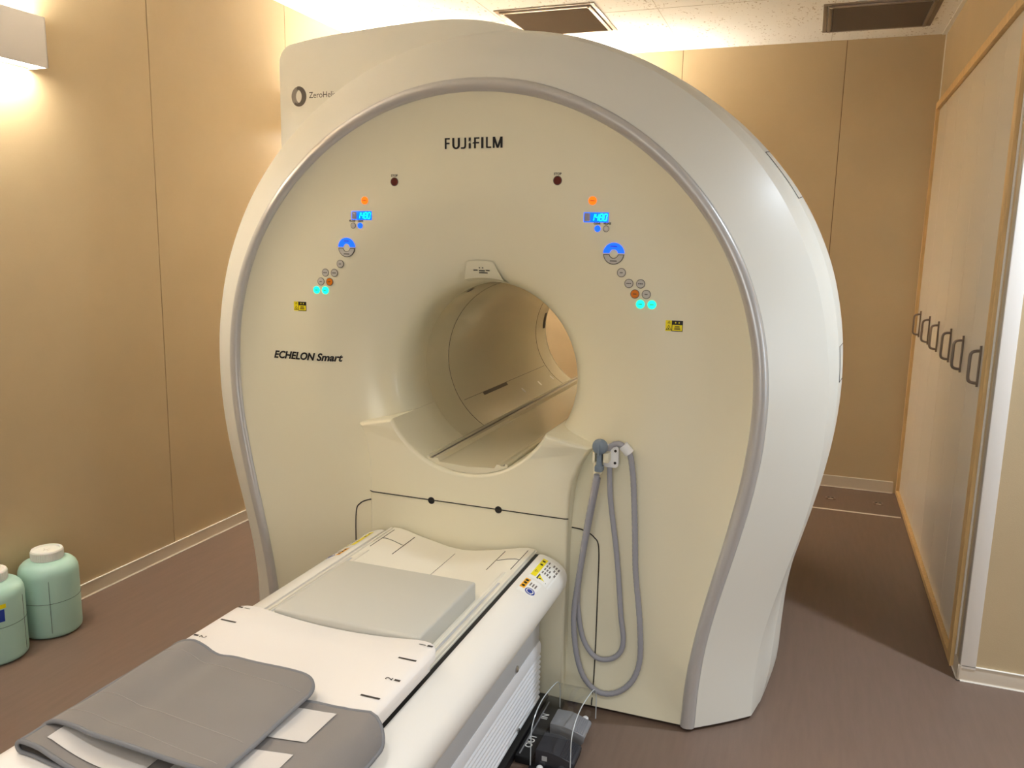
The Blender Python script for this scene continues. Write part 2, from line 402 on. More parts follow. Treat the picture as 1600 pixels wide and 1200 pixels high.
hys = [3.455, 3.86, 4.205, 4.625, 4.985, 5.415]
for k in range(6):
    mb = MB(); cbox(mb, -0.03, 0.0, dy0 + k * dw + 0.0012, dy0 + (k + 1) * dw - 0.0012, 0.03, 2.408)
    d = build('door', mb, M['closet'], t)
    y = hys[k]; mb = MB()
    mb.tube([cx(0.005, y, 1.054), cx(0.005, y, 1.212)], 0.0042, 8)
    mb.tube(crom([cx(0.004, y, 1.192), cx(0.020, y, 1.191), cx(0.033, y, 1.185), cx(0.038, y, 1.17), cx(0.038, y, 1.13), cx(0.038, y, 1.09), cx(0.033, y, 1.075), cx(0.020, y, 1.069), cx(0.004, y, 1.068)], 5), 0.0060, 8)
    build('handle', mb, M['metal'], d, label='dark metal D-shaped handle')

# ------------------------------------------------------------------ wall lamps (open box, lit above and below)
def lamp(name, label, L):
    """lamp against the plane x=0, running along y from 0 to L, facing +x, z centred"""
    t = thing(name, label, 'lamp', (0, 0, 0), 'white box lamps on the walls')
    mb = MB(); D, h = 0.10, 0.091
    mb.box(0, 0.012, 0.004, L - 0.004, -h + 0.006, h - 0.006)
    mb.box(D - 0.006, D, 0, L, -h, h, bev=0.0015); mb.box(0, D, 0, 0.006, -h, h, bev=0.0015); mb.box(0, D, L - 0.006, L, -h, h, bev=0.0015)
    build('housing', mb, M['lampw'], t)
    for z in (h - 0.012, -h + 0.008):
        mb = MB(); mb.box(0.013, D - 0.007, 0.007, L - 0.007, z, z + 0.004); build('diffuser', mb, M['lampu' if z > 0 else 'lampe'], t, label='glowing diffuser')
    return t
l1 = lamp('wall_lamp', 'white box wall lamp at the top left, shining up and down the left wall', 1.2)
l2 = copy_tree(l1); l3 = copy_tree(l1)
l2['label'] = 'box wall lamp on left wall hidden behind the scanner tower'
l3['label'] = 'box wall lamp on the rear wall hidden behind the scanner'
l1.location = (XL, 1.192, 2.266); l2.location = (XL, 4.12, 2.266)
l3.location = (-2.22, YB, 2.266); l3.rotation_euler = (0, 0, -PI / 2)

# ------------------------------------------------------------------ ceiling vents
def vent(label):
    t = thing('ceiling_vent', label, 'vent', (0, 0, 0), 'square ceiling vents')
    h = 0.29; mb = MB()
    for a, b, z in ((h, h - 0.022, -0.006), (h - 0.026, h - 0.046, -0.014)):
        mb.box(-a, a, -a, -b, z, 0, bev=0.002); mb.box(-a, a, b, a, z, 0, bev=0.002); mb.box(-a, -b, -b, b, z, 0, bev=0.002); mb.box(b, a, -b, b, z, 0, bev=0.002)
    mb.box(-h + 0.02, h - 0.02, -h + 0.02, -h + 0.03, -0.004, 0, mi=0)
    build('frame', mb, M['alu'], t)
    mb = MB(); i = h - 0.05; mb.box(-i, i, -i, i, -0.003, -0.001, mi=1)
    n = 34
    for k in range(n):
        y = -i + (k + 0.5) * 2 * i / n
        mb.add([(-i, y - 0.004, -0.004), (i, y - 0.004, -0.004), (i, y + 0.004, -0.013), (-i, y + 0.004, -0.013), (-i, y - 0.004, -0.0055), (i, y - 0.004, -0.0055), (i, y + 0.004, -0.0145), (-i, y + 0.004, -0.0145)],
               [(0, 1, 2, 3), (4, 5, 6, 7), (0, 1, 5, 4), (2, 3, 7, 6)])
    build('louvre', mb, [M['louver'], M['ventdark']], t, smooth=0)
    for x in (-0.25, 0.25):
        mb = MB(); mb.lathe([(0.007, 0), (0.008, -0.004), (0.005, -0.007)], (x, -h + 0.035, -0.012), 12); build('latch', mb, M['chrome'], t)
    return t
v1 = vent('bronze ceiling vent just above the top of the scanner'); v2 = copy_tree(v1)
v2['label'] = 'dark ceiling vent near the right rear corner above the closet'
v1.location = (-1.478, 4.738, ZC); v2.location = (0.262, 5.11, ZC)

# ------------------------------------------------------------------ floor outlets
for x0, lb in ((0.251, 'floor outlet nearer the scanner by the rear baseboard'), (0.530, 'floor outlet nearer the closet by the rear baseboard')):
    t = thing('floor_outlet', lb, 'outlet', (x0, 5.35, 0), 'small floor outlets')
    mb = MB(); mb.box(x0 - 0.030, x0 + 0.030, 5.318, 5.372, 0, 0.0025, bev=0.001); build('cover_plate', mb, M['outlet'], t)
    mb = MB()
    for dx in (-0.012, 0.012): mb.lathe([(0.0075, 0.0022), (0.0075, 0.0034)], (x0 + dx, 5.356, 0), 14)
    build('socket', mb, M['black'], t, label='black socket holes')
    mb = MB(); mb.box(x0 - 0.014, x0 + 0.014, 5.324, 5.329, 0.0024, 0.0034); build('latch', mb, M['basetop'], t)

# ------------------------------------------------------------------ MRI scanner
A = [(0.773,0.0),(0.781,0.170),(0.798,0.302),(0.818,0.413),(0.839,0.511),(0.859,0.602),(0.878,0.689),(0.894,0.772),(0.908,0.854),(0.918,0.935),(0.925,1.016),(0.927,1.097),(0.923,1.178),(0.914,1.258),(0.897,1.337),(0.874,1.415),(0.844,1.490),(0.807,1.562),(0.763,1.631),(0.713,1.695),(0.658,1.755),(0.598,1.809),(0.534,1.859),(0.466,1.903),(0.394,1.941),(0.319,1.973),(0.242,1.998),(0.162,2.016),(0.081,2.027),(0.000,2.031)]
B = [(0.819,0.0),(0.825,0.166),(0.839,0.300),(0.859,0.412),(0.881,0.510),(0.903,0.602),(0.923,0.690),(0.941,0.776),(0.955,0.860),(0.966,0.945),(0.971,1.029),(0.972,1.112),(0.966,1.196),(0.954,1.279),(0.935,1.361),(0.909,1.440),(0.876,1.517),(0.836,1.591),(0.790,1.661),(0.738,1.727),(0.681,1.788),(0.619,1.845),(0.552,1.896),(0.482,1.941),(0.408,1.980),(0.330,2.013),(0.250,2.040),(0.168,2.059),(0.084,2.070),(0.000,2.074)]
C = [(0.988,0.0),(0.990,0.156),(1.004,0.290),(1.027,0.403),(1.053,0.507),(1.079,0.605),(1.102,0.702),(1.120,0.797),(1.133,0.893),(1.140,0.988),(1.141,1.083),(1.137,1.178),(1.125,1.272),(1.107,1.365),(1.082,1.457),(1.048,1.546),(1.008,1.631),(0.960,1.714),(0.905,1.791),(0.844,1.864),(0.777,1.931),(0.705,1.993),(0.628,2.048),(0.547,2.098),(0.462,2.140),(0.374,2.176),(0.283,2.204),(0.190,2.224),(0.095,2.236),(0.000,2.241)]
D = [(1.023,0.0),(1.053,0.135),(1.060,0.279),(1.067,0.405),(1.083,0.515),(1.106,0.616),(1.130,0.713),(1.151,0.808),(1.168,0.905),(1.179,1.002),(1.184,1.099),(1.182,1.197),(1.173,1.295),(1.156,1.391),(1.131,1.487),(1.096,1.579),(1.052,1.668),(1.000,1.751),(0.939,1.829),(0.873,1.901),(0.801,1.968),(0.724,2.028),(0.644,2.083),(0.560,2.132),(0.473,2.176),(0.383,2.213),(0.290,2.244),(0.195,2.266),(0.098,2.280),(0.000,2.285)]
def dens(P, n=3):
    return [(v.x, max(0.012, v.y)) for v in crom([(p[0], p[1], 0) for p in P], n)]
A, B, C, D = dens(A), dens(B), dens(C), dens(D)
def lerp(P, Q, t): return [(p[0] + (q[0] - p[0]) * t, p[1] + (q[1] - p[1]) * t) for p, q in zip(P, Q)]
def ring(P, y):
    """open arch: right foot, over the top, left foot"""
    return [(XC + h, y, z) for h, z in P] + [(XC - h, y, z) for h, z in P[-2::-1]]
def scale(P, s, c=1.0): return [(h * s, max(0.012, c + (z - c) * s)) for h, z in P]

mri = thing('mri_scanner', 'large white MRI scanner with a round bore and grey rim', 'medical scanner', (XC, 3.3, 0))
# satin bezel between front panel and cover
mb = MB(); rs = []
for t_, y in ((0, 2.470), (0.0, 2.458), (0.06, 2.4495), (0.25, 2.442), (0.55, 2.441), (0.85, 2.446), (0.98, 2.455), (1.0, 2.464)):
    rs.append(ring(lerp(A, B, t_), y))
mb.rings(rs, closed=False); build('bezel', mb, M['bezel'], mri, smooth=50, label='satin grey bezel strip')
# front cover: cone from bezel to first crease, then bevel band to second crease
mb = MB(); rs = []
for i in range(9):
    u = i / 8; P = lerp(B, C, u); k = 0.006 * math.sin(PI * u)
    P = scale(P, 1 + k); rs.append(ring(P, 2.458 + 0.142 * u ** 1.0))
rs.append(ring(lerp(C, D, 0.05), 2.606))
for u, y in ((0.3, 2.645), (0.62, 2.695)): rs.append(ring(lerp(C, D, u), y))
rs.append(ring(lerp(C, D, 0.68), 2.700))
rs.append(ring(lerp(C, D, 0.9), 2.760)); rs.append(ring(D, 2.80)); rs.append(ring(scale(D, 0.998), 2.83))
mb.rings(rs, closed=False); build('front_cover', mb, M['cover'], mri, smooth=16)
# rear cover
mb = MB(); rs = []
for s, y in ((0.985, 2.83), (0.985, 2.9), (0.955, 3.3), (0.93, 3.8), (0.90, 4.2), (0.86, 4.38), (0.80, 4.44)): rs.append(ring(scale(D, s, 0.9), y))
mb.rings(rs, closed=False)
back = rs[-1]; nb = len(back)
angs = [math.atan2(p[2] - ZB, p[0] - XC) for p in back]
mb.rings([back, [(XC + 0.44 * math.cos(a), 4.46, ZB + 0.44 * math.sin(a)) for a in angs]], closed=False)
la, ra = angs[-1], angs[0]
low = [ra + (-(2 * PI) + (la % (2 * PI)) - ra) * k / 10 for k in range(11)]
ztop = [(XC + (back[0][0] - XC) * (1 - 2 * k / 10), 4.44, 0.012) for k in range(11)]
mb.rings([ztop, [(XC + 0.44 * math.cos(a), 4.46, ZB + 0.44 * math.sin(a)) for a in low]], closed=False)
build('rear_cover', mb, M['cover'], mri, smooth=30)
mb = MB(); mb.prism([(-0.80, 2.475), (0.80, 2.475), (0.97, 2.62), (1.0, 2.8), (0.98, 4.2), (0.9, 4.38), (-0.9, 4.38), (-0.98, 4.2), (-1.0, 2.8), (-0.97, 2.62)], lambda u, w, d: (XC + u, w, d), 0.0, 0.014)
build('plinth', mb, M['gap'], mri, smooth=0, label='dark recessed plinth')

# front panel: flat face, horn into the bore
R0, RH, YP, YH = 0.3255, 0.64, 2.49, 2.81
def rimpt():
    P = [(h, z) for h, z in A] + [(-h, z) for h, z in A[-2::-1]]
    h0 = A[0][0]; P += [(-h0 + 2 * h0 * k / 24, 0.012) for k in range(1, 24)]
    return P
RIM = rimpt()
def panel_y(r, f):
    if r >= RH: return YP - 0.032 * max(0, f) ** 5
    u = max(0.0, (r - R0) / (RH - R0))
    return YH - (YH - YP) * u ** 0.185 if u < 0.6 else YP + (YH - YP) * (1 - u ** 0.185) * (1 - ((u - 0.6) / 0.4) ** 2)
def yat(x, z):
    r = math.hypot(x - XC, z - ZB); a = math.atan2(z - ZB, x - XC)
    k = min(range(len(RIM)), key=lambda i: abs(math.remainder(math.atan2(RIM[i][1] - ZB, RIM[i][0]) - a, 2 * PI)))
    ra = math.hypot(RIM[k][0], RIM[k][1] - ZB)
    return panel_y(r, min(1, (r - RH) / (ra - RH)) if r > RH else 0)
mb = MB(); rs = []
US = [(k / 40) ** 5 for k in range(41)]
for u in US:                                            # horn, dense near the throat
    r_ = R0 + (RH - R0) * u
    rs.append([(XC + r_ * math.cos(math.atan2(z - ZB, h)), panel_y(r_, 0), ZB + r_ * math.sin(math.atan2(z - ZB, h))) for h, z in RIM])
for k in range(1, 13):
    f = k / 12; row = []
    for h, z in RIM:
        a = math.atan2(z - ZB, h); ra_ = math.hypot(h, z - ZB); r_ = RH + (ra_ - RH) * f
        row.append((XC + r_ * math.cos(a), panel_y(r_, f), ZB + r_ * math.sin(a)))
    rs.append(row)
mb.rings(rs, closed=True); build('front_panel', mb, M['panelm'], mri, smooth=60)
# bore tube
mb = MB(); mb.lathe([(R0, 2.809), (0.325, 2.9), (0.325, 3.2), (0.325, 3.7), (0.325, 4.1), (0.325, 4.33), (0.335, 4.385), (0.36, 4.43), (0.40, 4.455), (0.445, 4.462)], (XC, 0, ZB), 96, 'y', cap0=False, cap1=False)
build('bore_tube', mb, M['bore'], mri, smooth=60)
def bpt(a, y, r=0.3245): return (XC + r * math.cos(a), y, ZB + r * math.sin(a))
mb = MB()
for y in (3.02, 4.17): mb.tube([bpt(2 * PI * k / 72, y, 0.3255) for k in range(73)], 0.0016, 6, cap=False)
mb.tube([bpt(PI + 0.62 + 0 * k, 3.05 + k * 0.1, 0.3255) for k in range(12)], 0.0012, 5)
build('bore_seam', mb, M['inkbrown'], mri)
def bore_patch(a0, a1, y0, y1, n=6, r=0.3238):
    mb = MB(); mb.grid(lambda u, v: bpt(a0 + (a1 - a0) * u, y0 + (y1 - y0) * v, r), n, n)
    mb.grid(lambda u, v: bpt(a0 + (a1 - a0) * u, y0 + (y1 - y0) * v, r + 0.003), n, n); return mb
build('bore_slot', bore_patch(PI + 0.0, PI - 0.275, 4.292, 4.332), M['black'], mri, label='narrow black slot inside the bore')
build('bore_slot', bore_patch(2.02, 2.12, 2.835, 2.86), M['inkbrown'], mri, label='short dark slot in the bore roof')
for y, a in ((3.667, PI + 0.85), (3.912, PI + 0.86), (4.122, PI + 0.864)):
    mb = MB(); mb.add([bpt(a + 0.05 * math.cos(q), y + 0.012 * math.sin(q), 0.3235) for q in [2 * PI * k / 16 for k in range(16)]], [tuple(range(16))])  # white ovals painted where light glints on the bore wall
    build('lens', mb, M['white'], mri, label='small white oval painted as a light glint in the bore')
mb = MB(); mb.grid(lambda u, v: bpt(PI + 0.62 + 0.05 * u, 3.25 + 0.30 * v, 0.3225), 3, 6); build('bore_slot', mb, M['greyink'], mri, label='grey strip low in the bore')
# bed track through the bore
TP = [(-0.153, 0.770), (-0.153, 0.807), (-0.144, 0.808), (-0.142, 0.800), (-0.128, 0.799), (-0.124, 0.803), (-0.112, 0.803), (-0.104, 0.790), (0, 0.784), (0.104, 0.790), (0.112, 0.803), (0.124, 0.803), (0.128, 0.799), (0.142, 0.800), (0.144, 0.808), (0.153, 0.807), (0.153, 0.770)]
TP = [(h * 0.985, z + 0.014) for h, z in TP[1:-1]] + [(0.15 - 0.3 * k / 12, 1.0955 - math.sqrt(0.3215 ** 2 - (0.15 - 0.3 * k / 12) ** 2)) for k in range(13)]
mb = MB(); mb.sweep(TP, [2.462, 2.47, 3.2, 4.0, 4.40], xc=XC); build('bed_track', mb, M['bore'], mri, smooth=30)
mb = MB()
for s in (-1, 1): mb.box(XC + s * 0.136 - 0.004, XC + s * 0.136 + 0.004, 2.47, 4.39, 0.812, 0.8142)
build('track_groove', mb, M['greyink'], mri)

# docking cover below the bore
def dock_outline():
    R_ = 0.322; a0 = math.asin((0.941 - ZB) / R_)
    P = [(0.372, 0.014), (0.372, 0.70), (0.374, 0.745), (0.380, 0.79), (0.396, 0.838), (0.418, 0.878), (0.438, 0.905), (0.40, 0.914), (R_ * math.cos(a0), 0.9415)]
    arc = [(R_ * math.cos(a0 + (-PI - 2 * a0) * k / 30), ZB + R_ * math.sin(a0 + (-PI - 2 * a0) * k / 30)) for k in range(1, 30)]
    return P + arc + [(-h, z) for h, z in P[::-1]]
DO = dock_outline(); n = len(DO)
def inset(P, d):
    out = []
    for i in range(len(P)):
        p, q, r_ = Vector(P[i - 1]), Vector(P[i]), Vector(P[(i + 1) % len(P)])
        e1, e2 = (q - p).normalized(), (r_ - q).normalized()
        n1, n2 = Vector((-e1.y, e1.x)), Vector((-e2.y, e2.x)); b_ = (n1 + n2).normalized()
        k = d / max(0.35, b_.dot(n1)); out.append((q.x + b_.x * k, q.y + b_.y * k))
    return out
def dy(h, z): return max(0, abs(h) - 0.30) * 0.26 * max(0, min(1, (z - 0.72) / 0.16)) ** 1.3
mb = MB(); rs = []
for d, y in ((0.0, 2.80), (0.0, 2.462), (0.0022, 2.455), (0.006, 2.450), (0.011, 2.4475)):
    rs.append([(XC + h, y + dy(h, z), z) for h, z in inset(DO, d)])
bm = bmesh.new(); vv = [[bm.verts.new(p) for p in r_] for r_ in rs]
for i in range(4):
    for j in range(n): bm.faces.new((vv[i][j], vv[i][(j + 1) % n], vv[i + 1][(j + 1) % n], vv[i + 1][j]))
F_ = vv[-1]; arc_ = F_[8:39]                              # right lip corner .. left lip corner
half = F_[0:8]; lhs = F_[39:]
cent = len(arc_) // 2
for side_, outer in ((arc_[:cent + 1], half[::-1]), (arc_[cent:][::-1], lhs)):
    i = j = 0
    bmid = None
    while i < len(side_) - 1 or j < len(outer) - 1:
        if j == len(outer) - 1 or (i < len(side_) - 1 and i / (len(side_) - 1) <= j / (len(outer) - 1)):
            bm.faces.new((side_[i], side_[i + 1], outer[j])); i += 1
        else:
            bm.faces.new((side_[i], outer[j + 1], outer[j])); j += 1
bm.faces.new((arc_[cent], half[0], lhs[-1])); mb.bm(bm)
build('docking_cover', mb, M['panelm'], mri, smooth=40)
# joint lines of the covers
mb = MB()
yl = 2.4468
mb.tube([(XC - 0.372, 2.452, 0.668), (XC - 0.36, yl, 0.667), (XC, yl, 0.6655), (XC + 0.36, yl, 0.664), (XC + 0.372, 2.452, 0.664)], 0.0019, 6)
for s in (-1, 1):
    h = 0.455 if s < 0 else 0.470
    P = [(XC + s * 0.374, 2.4885, 0.622), (XC + s * (h - 0.055), 2.489, 0.619), (XC + s * (h - 0.018), 2.489, 0.600), (XC + s * h, 2.489, 0.560), (XC + s * (h + 0.002), 2.489, 0.4), (XC + s * (h + 0.003), 2.489, 0.2), (XC + s * (h + 0.0035), 2.489, 0.1), (XC + s * (h + 0.004), 2.489, 0.014)]
    mb.tube([Vector((p.x, yat(p.x, p.z) - 0.0004, p.z)) for p in crom(P, 8)], 0.0022, 6)
build('cover_joint', mb, M['gap'], mri, label='dark joint lines between covers')
for x in (-1.177, -0.925):
    mb = MB(); mb.lathe([(0.0125, 0.002), (0.0125, -0.0015), (0.010, -0.002), (0.006, -0.0005)], (x, 2.4475, 0.664), 24, 'y')
    build('screw', mb, M['black'], mri, label='round black screw')
# small sign plate on the upper lip of the bore
def horn(a, r): return (XC + r * math.cos(a), panel_y(r, 0), ZB + r * math.sin(a))
def horn_up(x, r, off=0.0):
    h = x; z = math.sqrt(r * r - h * h); return (XC + h, panel_y(r, 0) - off * 0.6, ZB + z - off)
mb = MB()
mb.grid(lambda u, v: horn_up((u - 0.5) * (0.145 - 0.05 * v), 0.354 + 0.053 * v, 0.010 - 0.006 * v), 6, 6)
mb.grid(lambda u, v: horn_up((u - 0.5) * (0.15 - 0.006 * v), 0.335 + 0.019 * v, 0.010 * v), 6, 3)
build('sign_plate', mb, M['panelm'], mri, label='small pale sign plate above the bore')
mb = MB()
for x0, x1, r_ in ((-0.03, -0.014, 0.378), (-0.008, -0.003, 0.386), (0.004, 0.009, 0.386), (-0.01, 0.012, 0.376), (0.016, 0.03, 0.378), (-0.012, 0.02, 0.369)):
    mb.grid(lambda u, v: horn_up(x0 + (x1 - x0) * u, r_ + 0.0035 * v, 0.0090), 2, 1)
build('sign_print', mb, M['inkbrown'], mri)

# printed names
def onface(x, z, y=None): return (x, (yat(x, z) if y is None else y) - 0.0012, z)
def glyph(mb, polys, x0, z0, w, h):
    for P in polys:
        bm = bmesh.new(); f = bm.faces.new([bm.verts.new(onface(x0 + u * w, z0 + v * h)) for u, v in P]); bm.normal_update(); bmesh.ops.triangulate(bm, faces=[f]); mb.bm(bm)
def rc(a, b, c, d): return [(a, c), (b, c), (b, d), (a, d)]
Fp = [rc(0, .3, 0, 1), rc(.3, .86, .86, 1), rc(.3, .8, .43, .57)]
def arcs(cx_, cz_, ro, ri, a0, a1, sx=1, n_=8):
    return [(cx_ + ro * sx * math.cos(math.radians(a0 + (a1 - a0) * k / n_)), cz_ + ro * math.sin(math.radians(a0 + (a1 - a0) * k / n_))) for k in range(n_ + 1)] + \
           [(cx_ + ri[0] * math.cos(math.radians(a1 + (a0 - a1) * k / n_)), cz_ + ri[1] * math.sin(math.radians(a1 + (a0 - a1) * k / n_))) for k in range(n_ + 1)]
Up = [rc(0, .28, .3, 1), rc(.72, 1, .3, 1), arcs(.5, .32, .36, (.22, .2), 180, 360, 1.39)]
Jp = [rc(.62, .95, .3, 1), [(.62, .3), (.95, .3), (.92, .14), (.8, .03), (.6, -.02), (0, -.02), (0, .13), (.45, .13), (.58, .18)]]
I1 = [[(.1, .62), (.9, .74), (.9, 1), (.1, 1)], [(.1, 0), (.9, 0), (.9, .48), (.1, .46)], [(.1, .46), (.5, .46), (.9, .66), (.9, .74), (.45, .52)]]
F2 = [rc(.22, .5, 0, 1), rc(.5, 1, .86, 1), [(0, .5), (.22, .58), (.96, .58), (.96, .44), (.0, .44)]]
Ip = [rc(0, 1, 0, 1)]
Lp = [rc(0, .32, .1, 1), [(0, .12), (.06, .02), (.14, 0), (.95, 0), (.95, .14), (.32, .14), (.32, .2), (0, .2)]]
Mp = [rc(0, .2, 0, 1), rc(.78, 1, 0, 1), [(0, 1), (.24, 1), (.6, .0), (.4, .0)], [(1, 1), (.76, 1), (.4, .0), (.6, .0)]]
mb = MB(); z0, hh = 1.8595, 0.0345; x = -1.1525; U_ = 0.204 / 6.0
for polys, a, b in ((Fp, 0.0, .64), (Up, .79, 1.6), (Jp, 1.70, 2.28), (I1, 2.48, 2.77), (F2, 2.90, 3.63), (Ip, 3.80, 4.04), (Lp, 4.29, 4.87), (Mp, 4.98, 5.99)):
    glyph(mb, polys, x + a * U_, z0, (b - a) * U_, hh)
build('maker_lettering', mb, M['ink'], mri, smooth=0, label='black block lettering at the top of the front panel')
mb = text_mb('ECHELON Smart', 0.0375, 0.28, 0.0014, lambda u, v: onface(-1.7075 + u, 1.1325 + v), sx=1.0)
xs = [p[0] for p in mb.v]; k = 0.279 / (max(xs) - min(xs)); cxm = (max(xs) + min(xs)) / 2
mb.v = [(-1.708 + (p[0] - cxm) * k, p[1], p[2]) for p in mb.v]
build('model_lettering', mb, M['ink'], mri, smooth=0, label='black slanted lettering on the left of the front panel')

# control panels left and right of the bore
def disc(mb, x, z, r, d, n_=28, y=None, mi=0):
    y0 = YP if y is None else y
    mb.lathe([(r, 0.001), (r, -d * 0.6), (r * 0.93, -d), (r * 0.3, -d)], (x, y0, z), n_, 'y', mi)
def button(x, z, r, m, rim=True, lbl=None, mark=None, lit=False):
    mb = MB(); mb.lathe([(r * 1.14, 0.001), (r * 1.14, -0.0012), (r * 1.0, -0.0014)], (x, YP, z), 28, 'y', cap1=False) if rim else disc(mb, x, z, r, 0.002)
    if rim: disc(mb, x, z, r, 0.0022, mi=1)
    b = build('button', mb, [M['btnrim'], m] if rim else m, mri, label=lbl)
    if mark:
        mm = MB(); w = r * mark
        for k in range(3): mm.box(x - w + k * w * 0.7, x - w + k * w * 0.7 + w * 0.55, YP - 0.0030, YP - 0.0024, z - 0.0014, z + 0.0014)
        build('button_mark', mm, M['inkbrown'], b)
    return b
SEG = {'1': 'bc', '4': 'bcfg', '8': 'abcdefg', '0': 'abcdef'}
for s in (-1, 1):
    X = lambda h: XC + s * h
    side = 'left' if s < 0 else 'right'
    button(X(0.289), 1.756, 0.0128, M['red'], True, 'dark red stop button')
    build('print', text_mb('STOP', 0.0105, 0, 0.0003, lambda u, v: (X(0.289) + u, YP - 0.0012, 1.776 + v)), M['ink'], mri, smooth=0)
    button(X(0.405), 1.694, 0.0130, M['orange'], False, 'lit orange button', 0.5)
    # display
    xd = X(0.418); w, h = 0.080, 0.030
    mb = MB(); mb.box(xd - w / 2, xd + w / 2, YP - 0.0012, YP + 0.004, 1.643 - h / 2, 1.643 + h / 2, bev=0.001)
    dsp = build('display', mb, M['lcdblue'], mri, label='blue lit height display reading 1480')
    mb = MB(); mb.box(xd - w / 2 + 0.0025, xd - w / 2 + 0.021, YP - 0.0018, YP - 0.001, 1.643 - h / 2 + 0.0025, 1.643 + h / 2 - 0.002); build('display_window', mb, M['lcddark'], dsp)
    mb = MB()
    for q, ch in enumerate('1480'):
        x0 = xd - w / 2 + 0.0235 + q * 0.0135; dw_, dh = 0.0090, 0.0200; z0 = 1.643 - dh / 2; th = 0.0026
        segs = {'a': (0, 1, 1, 1), 'b': (1, .5, 1, 1), 'c': (1, 0, 1, .5), 'd': (0, 0, 1, 0), 'e': (0, 0, 0, .5), 'f': (0, .5, 0, 1), 'g': (0, .5, 1, .5)}
        for sg in SEG[ch]:
            a0, b0, a1, b1 = segs[sg]; sh = lambda v: 0.0035 * v
            p0 = (x0 + a0 * dw_ + sh(b0), z0 + b0 * dh); p1 = (x0 + a1 * dw_ + sh(b1), z0 + b1 * dh)
            d_ = Vector((p1[0] - p0[0], p1[1] - p0[1])).normalized(); nn = Vector((-d_.y, d_.x)) * th / 2; e = d_ * 0.0006
            mb.add([(p0[0] + e.x + nn.x, YP - 0.0017, p0[1] + e.y + nn.y), (p0[0] + e.x - nn.x, YP - 0.0017, p0[1] + e.y - nn.y), (p1[0] - e.x - nn.x, YP - 0.0017, p1[1] - e.y - nn.y), (p1[0] - e.x + nn.x, YP - 0.0017, p1[1] - e.y + nn.y)], [(0, 1, 2, 3)])
    build('digits', mb, M['digit'], dsp, smooth=0)
    button(X(0.424), 1.6085, 0.0098, M['blue'], False, 'lit blue clear button')
    button(X(0.4515), 1.6085, 0.0088, M['btn'], True)
    build('print', text_mb('CLEAR', 0.0085, 0, 0.0003, lambda u, v: (X(0.422) + u, YP - 0.0012, 1.6245 + v), sx=0.85), M['ink'], mri, smooth=0)
    build('print', text_mb('RELEASE', 0.0085, 0, 0.0003, lambda u, v: (X(0.455) + u, YP - 0.0012, 1.6245 + v), sx=0.75), M['ink'], mri, smooth=0)
    # two-half ring switch
    xq, zq, ro, ri = X(0.479), 1.5325, 0.0335, 0.0135
    for up in (1, -1):
        def sector(gap, ro_, ri_):
            o_, i_ = [], []
            for k in range(25):
                a = math.radians(k * 7.5); o_.append((ro_ * math.cos(a), up * (ro_ * math.sin(a))))
                i_.append((ri_ * math.cos(a), up * (ri_ * math.sin(a))))
            f_ = lambda P: [(u, up * max(abs(v), gap)) for u, v in P]
            return f_(o_) + f_(i_)[::-1]
        mb = MB()
        if up > 0: mb.prism(sector(0.002, ro, ri), lambda u, v, d: (xq + u, YP - d, zq + v), -0.001, 0.0022)
        else:
            mb.prism(sector(0.002, ro, ri), lambda u, v, d: (xq + u, YP - d, zq + v), -0.001, 0.0014, mi=1)
            mb.prism(sector(0.0042, ro - 0.0025, ri + 0.002), lambda u, v, d: (xq + u, YP - d, zq + v), 0.001, 0.0022)
        b = build('rocker_button', mb, M['blue'] if up > 0 else [M['btn'], M['btnrim']], mri, smooth=30, label='lit blue upper half of ring switch' if up > 0 else 'grey lower half of ring switch')
        mb = MB(); mb.box(xq - 0.011, xq + 0.011, YP - 0.0028, YP - 0.0022, zq + up * 0.0225 - 0.0015, zq + up * 0.0225 + 0.0012); build('button_mark', mb, M['inkbrown'], b)
    button(X(0.506), 1.4745, 0.0124, M['btn'], True, None, 0.35)
    button(X(0.531), 1.442, 0.0124, M['btn'], True, None, 0.6)
    button(X(0.568), 1.442, 0.0124, M['btn'], True, None, 0.6)
    button(X(0.5515), 1.410, 0.0124, M['amberoff'], True, 'amber button', 0.45)
    button(X(0.587), 1.410, 0.0124, M['btn'], True, None, 0.35)
    button(X(0.570), 1.379, 0.0136, M['green'], False, 'lit green button', 0.4)
    button(X(0.606), 1.379, 0.0136, M['green'], False, 'lit green button', 0.4)
    # warning label
    xw, zw = X(0.678), 1.317; w, h = 0.053, 0.0335
    P = lambda u0, u1, v0, v1, o: (xw + (u0 - .5) * w, xw + (u1 - .5) * w, YP - 0.0008 - o, YP + 0.001, zw + (v0 - .5) * h, zw + (v1 - .5) * h)
    mb = MB(); mb.box(*P(0, 1, 0, 1, 0), mi=0); mb.box(*P(.36, 1, 0.0, 1, 0.0003), mi=1); mb.box(*P(.40, .97, .06, .60, 0.0006), mi=0)
    tri = lambda cx_, cz_, r_, o, mi: mb.add([(xw + (cx_ - .5) * w + dx * r_, YP - 0.0008 - o, zw + (cz_ - .5) * h + dz * r_) for dx, dz in ((-1, -.8), (1, -.8), (0, 1))], [(0, 1, 2)], mi)
    tri(.2, .82, .0045, .0004, 1); tri(.2, .80, .0025, .0006, 0); tri(.19, .32, .0088, .0004, 1); tri(.19, .31, .0062, .0006, 0); tri(.19, .26, .0030, .0008, 1)
    for k in range(3): mb.box(*P(.50 + .02 * k, .86 - .02 * k, .18 + .12 * k, .25 + .12 * k, 0.0009), mi=1)
    for k in (.55, .75): mb.box(*P(k, k + .06, .74, .88, 0.0007), mi=0)
    build('warning_label', mb, [M['yellow'], M['ink']], mri, smooth=0, label='yellow and black laser warning label')

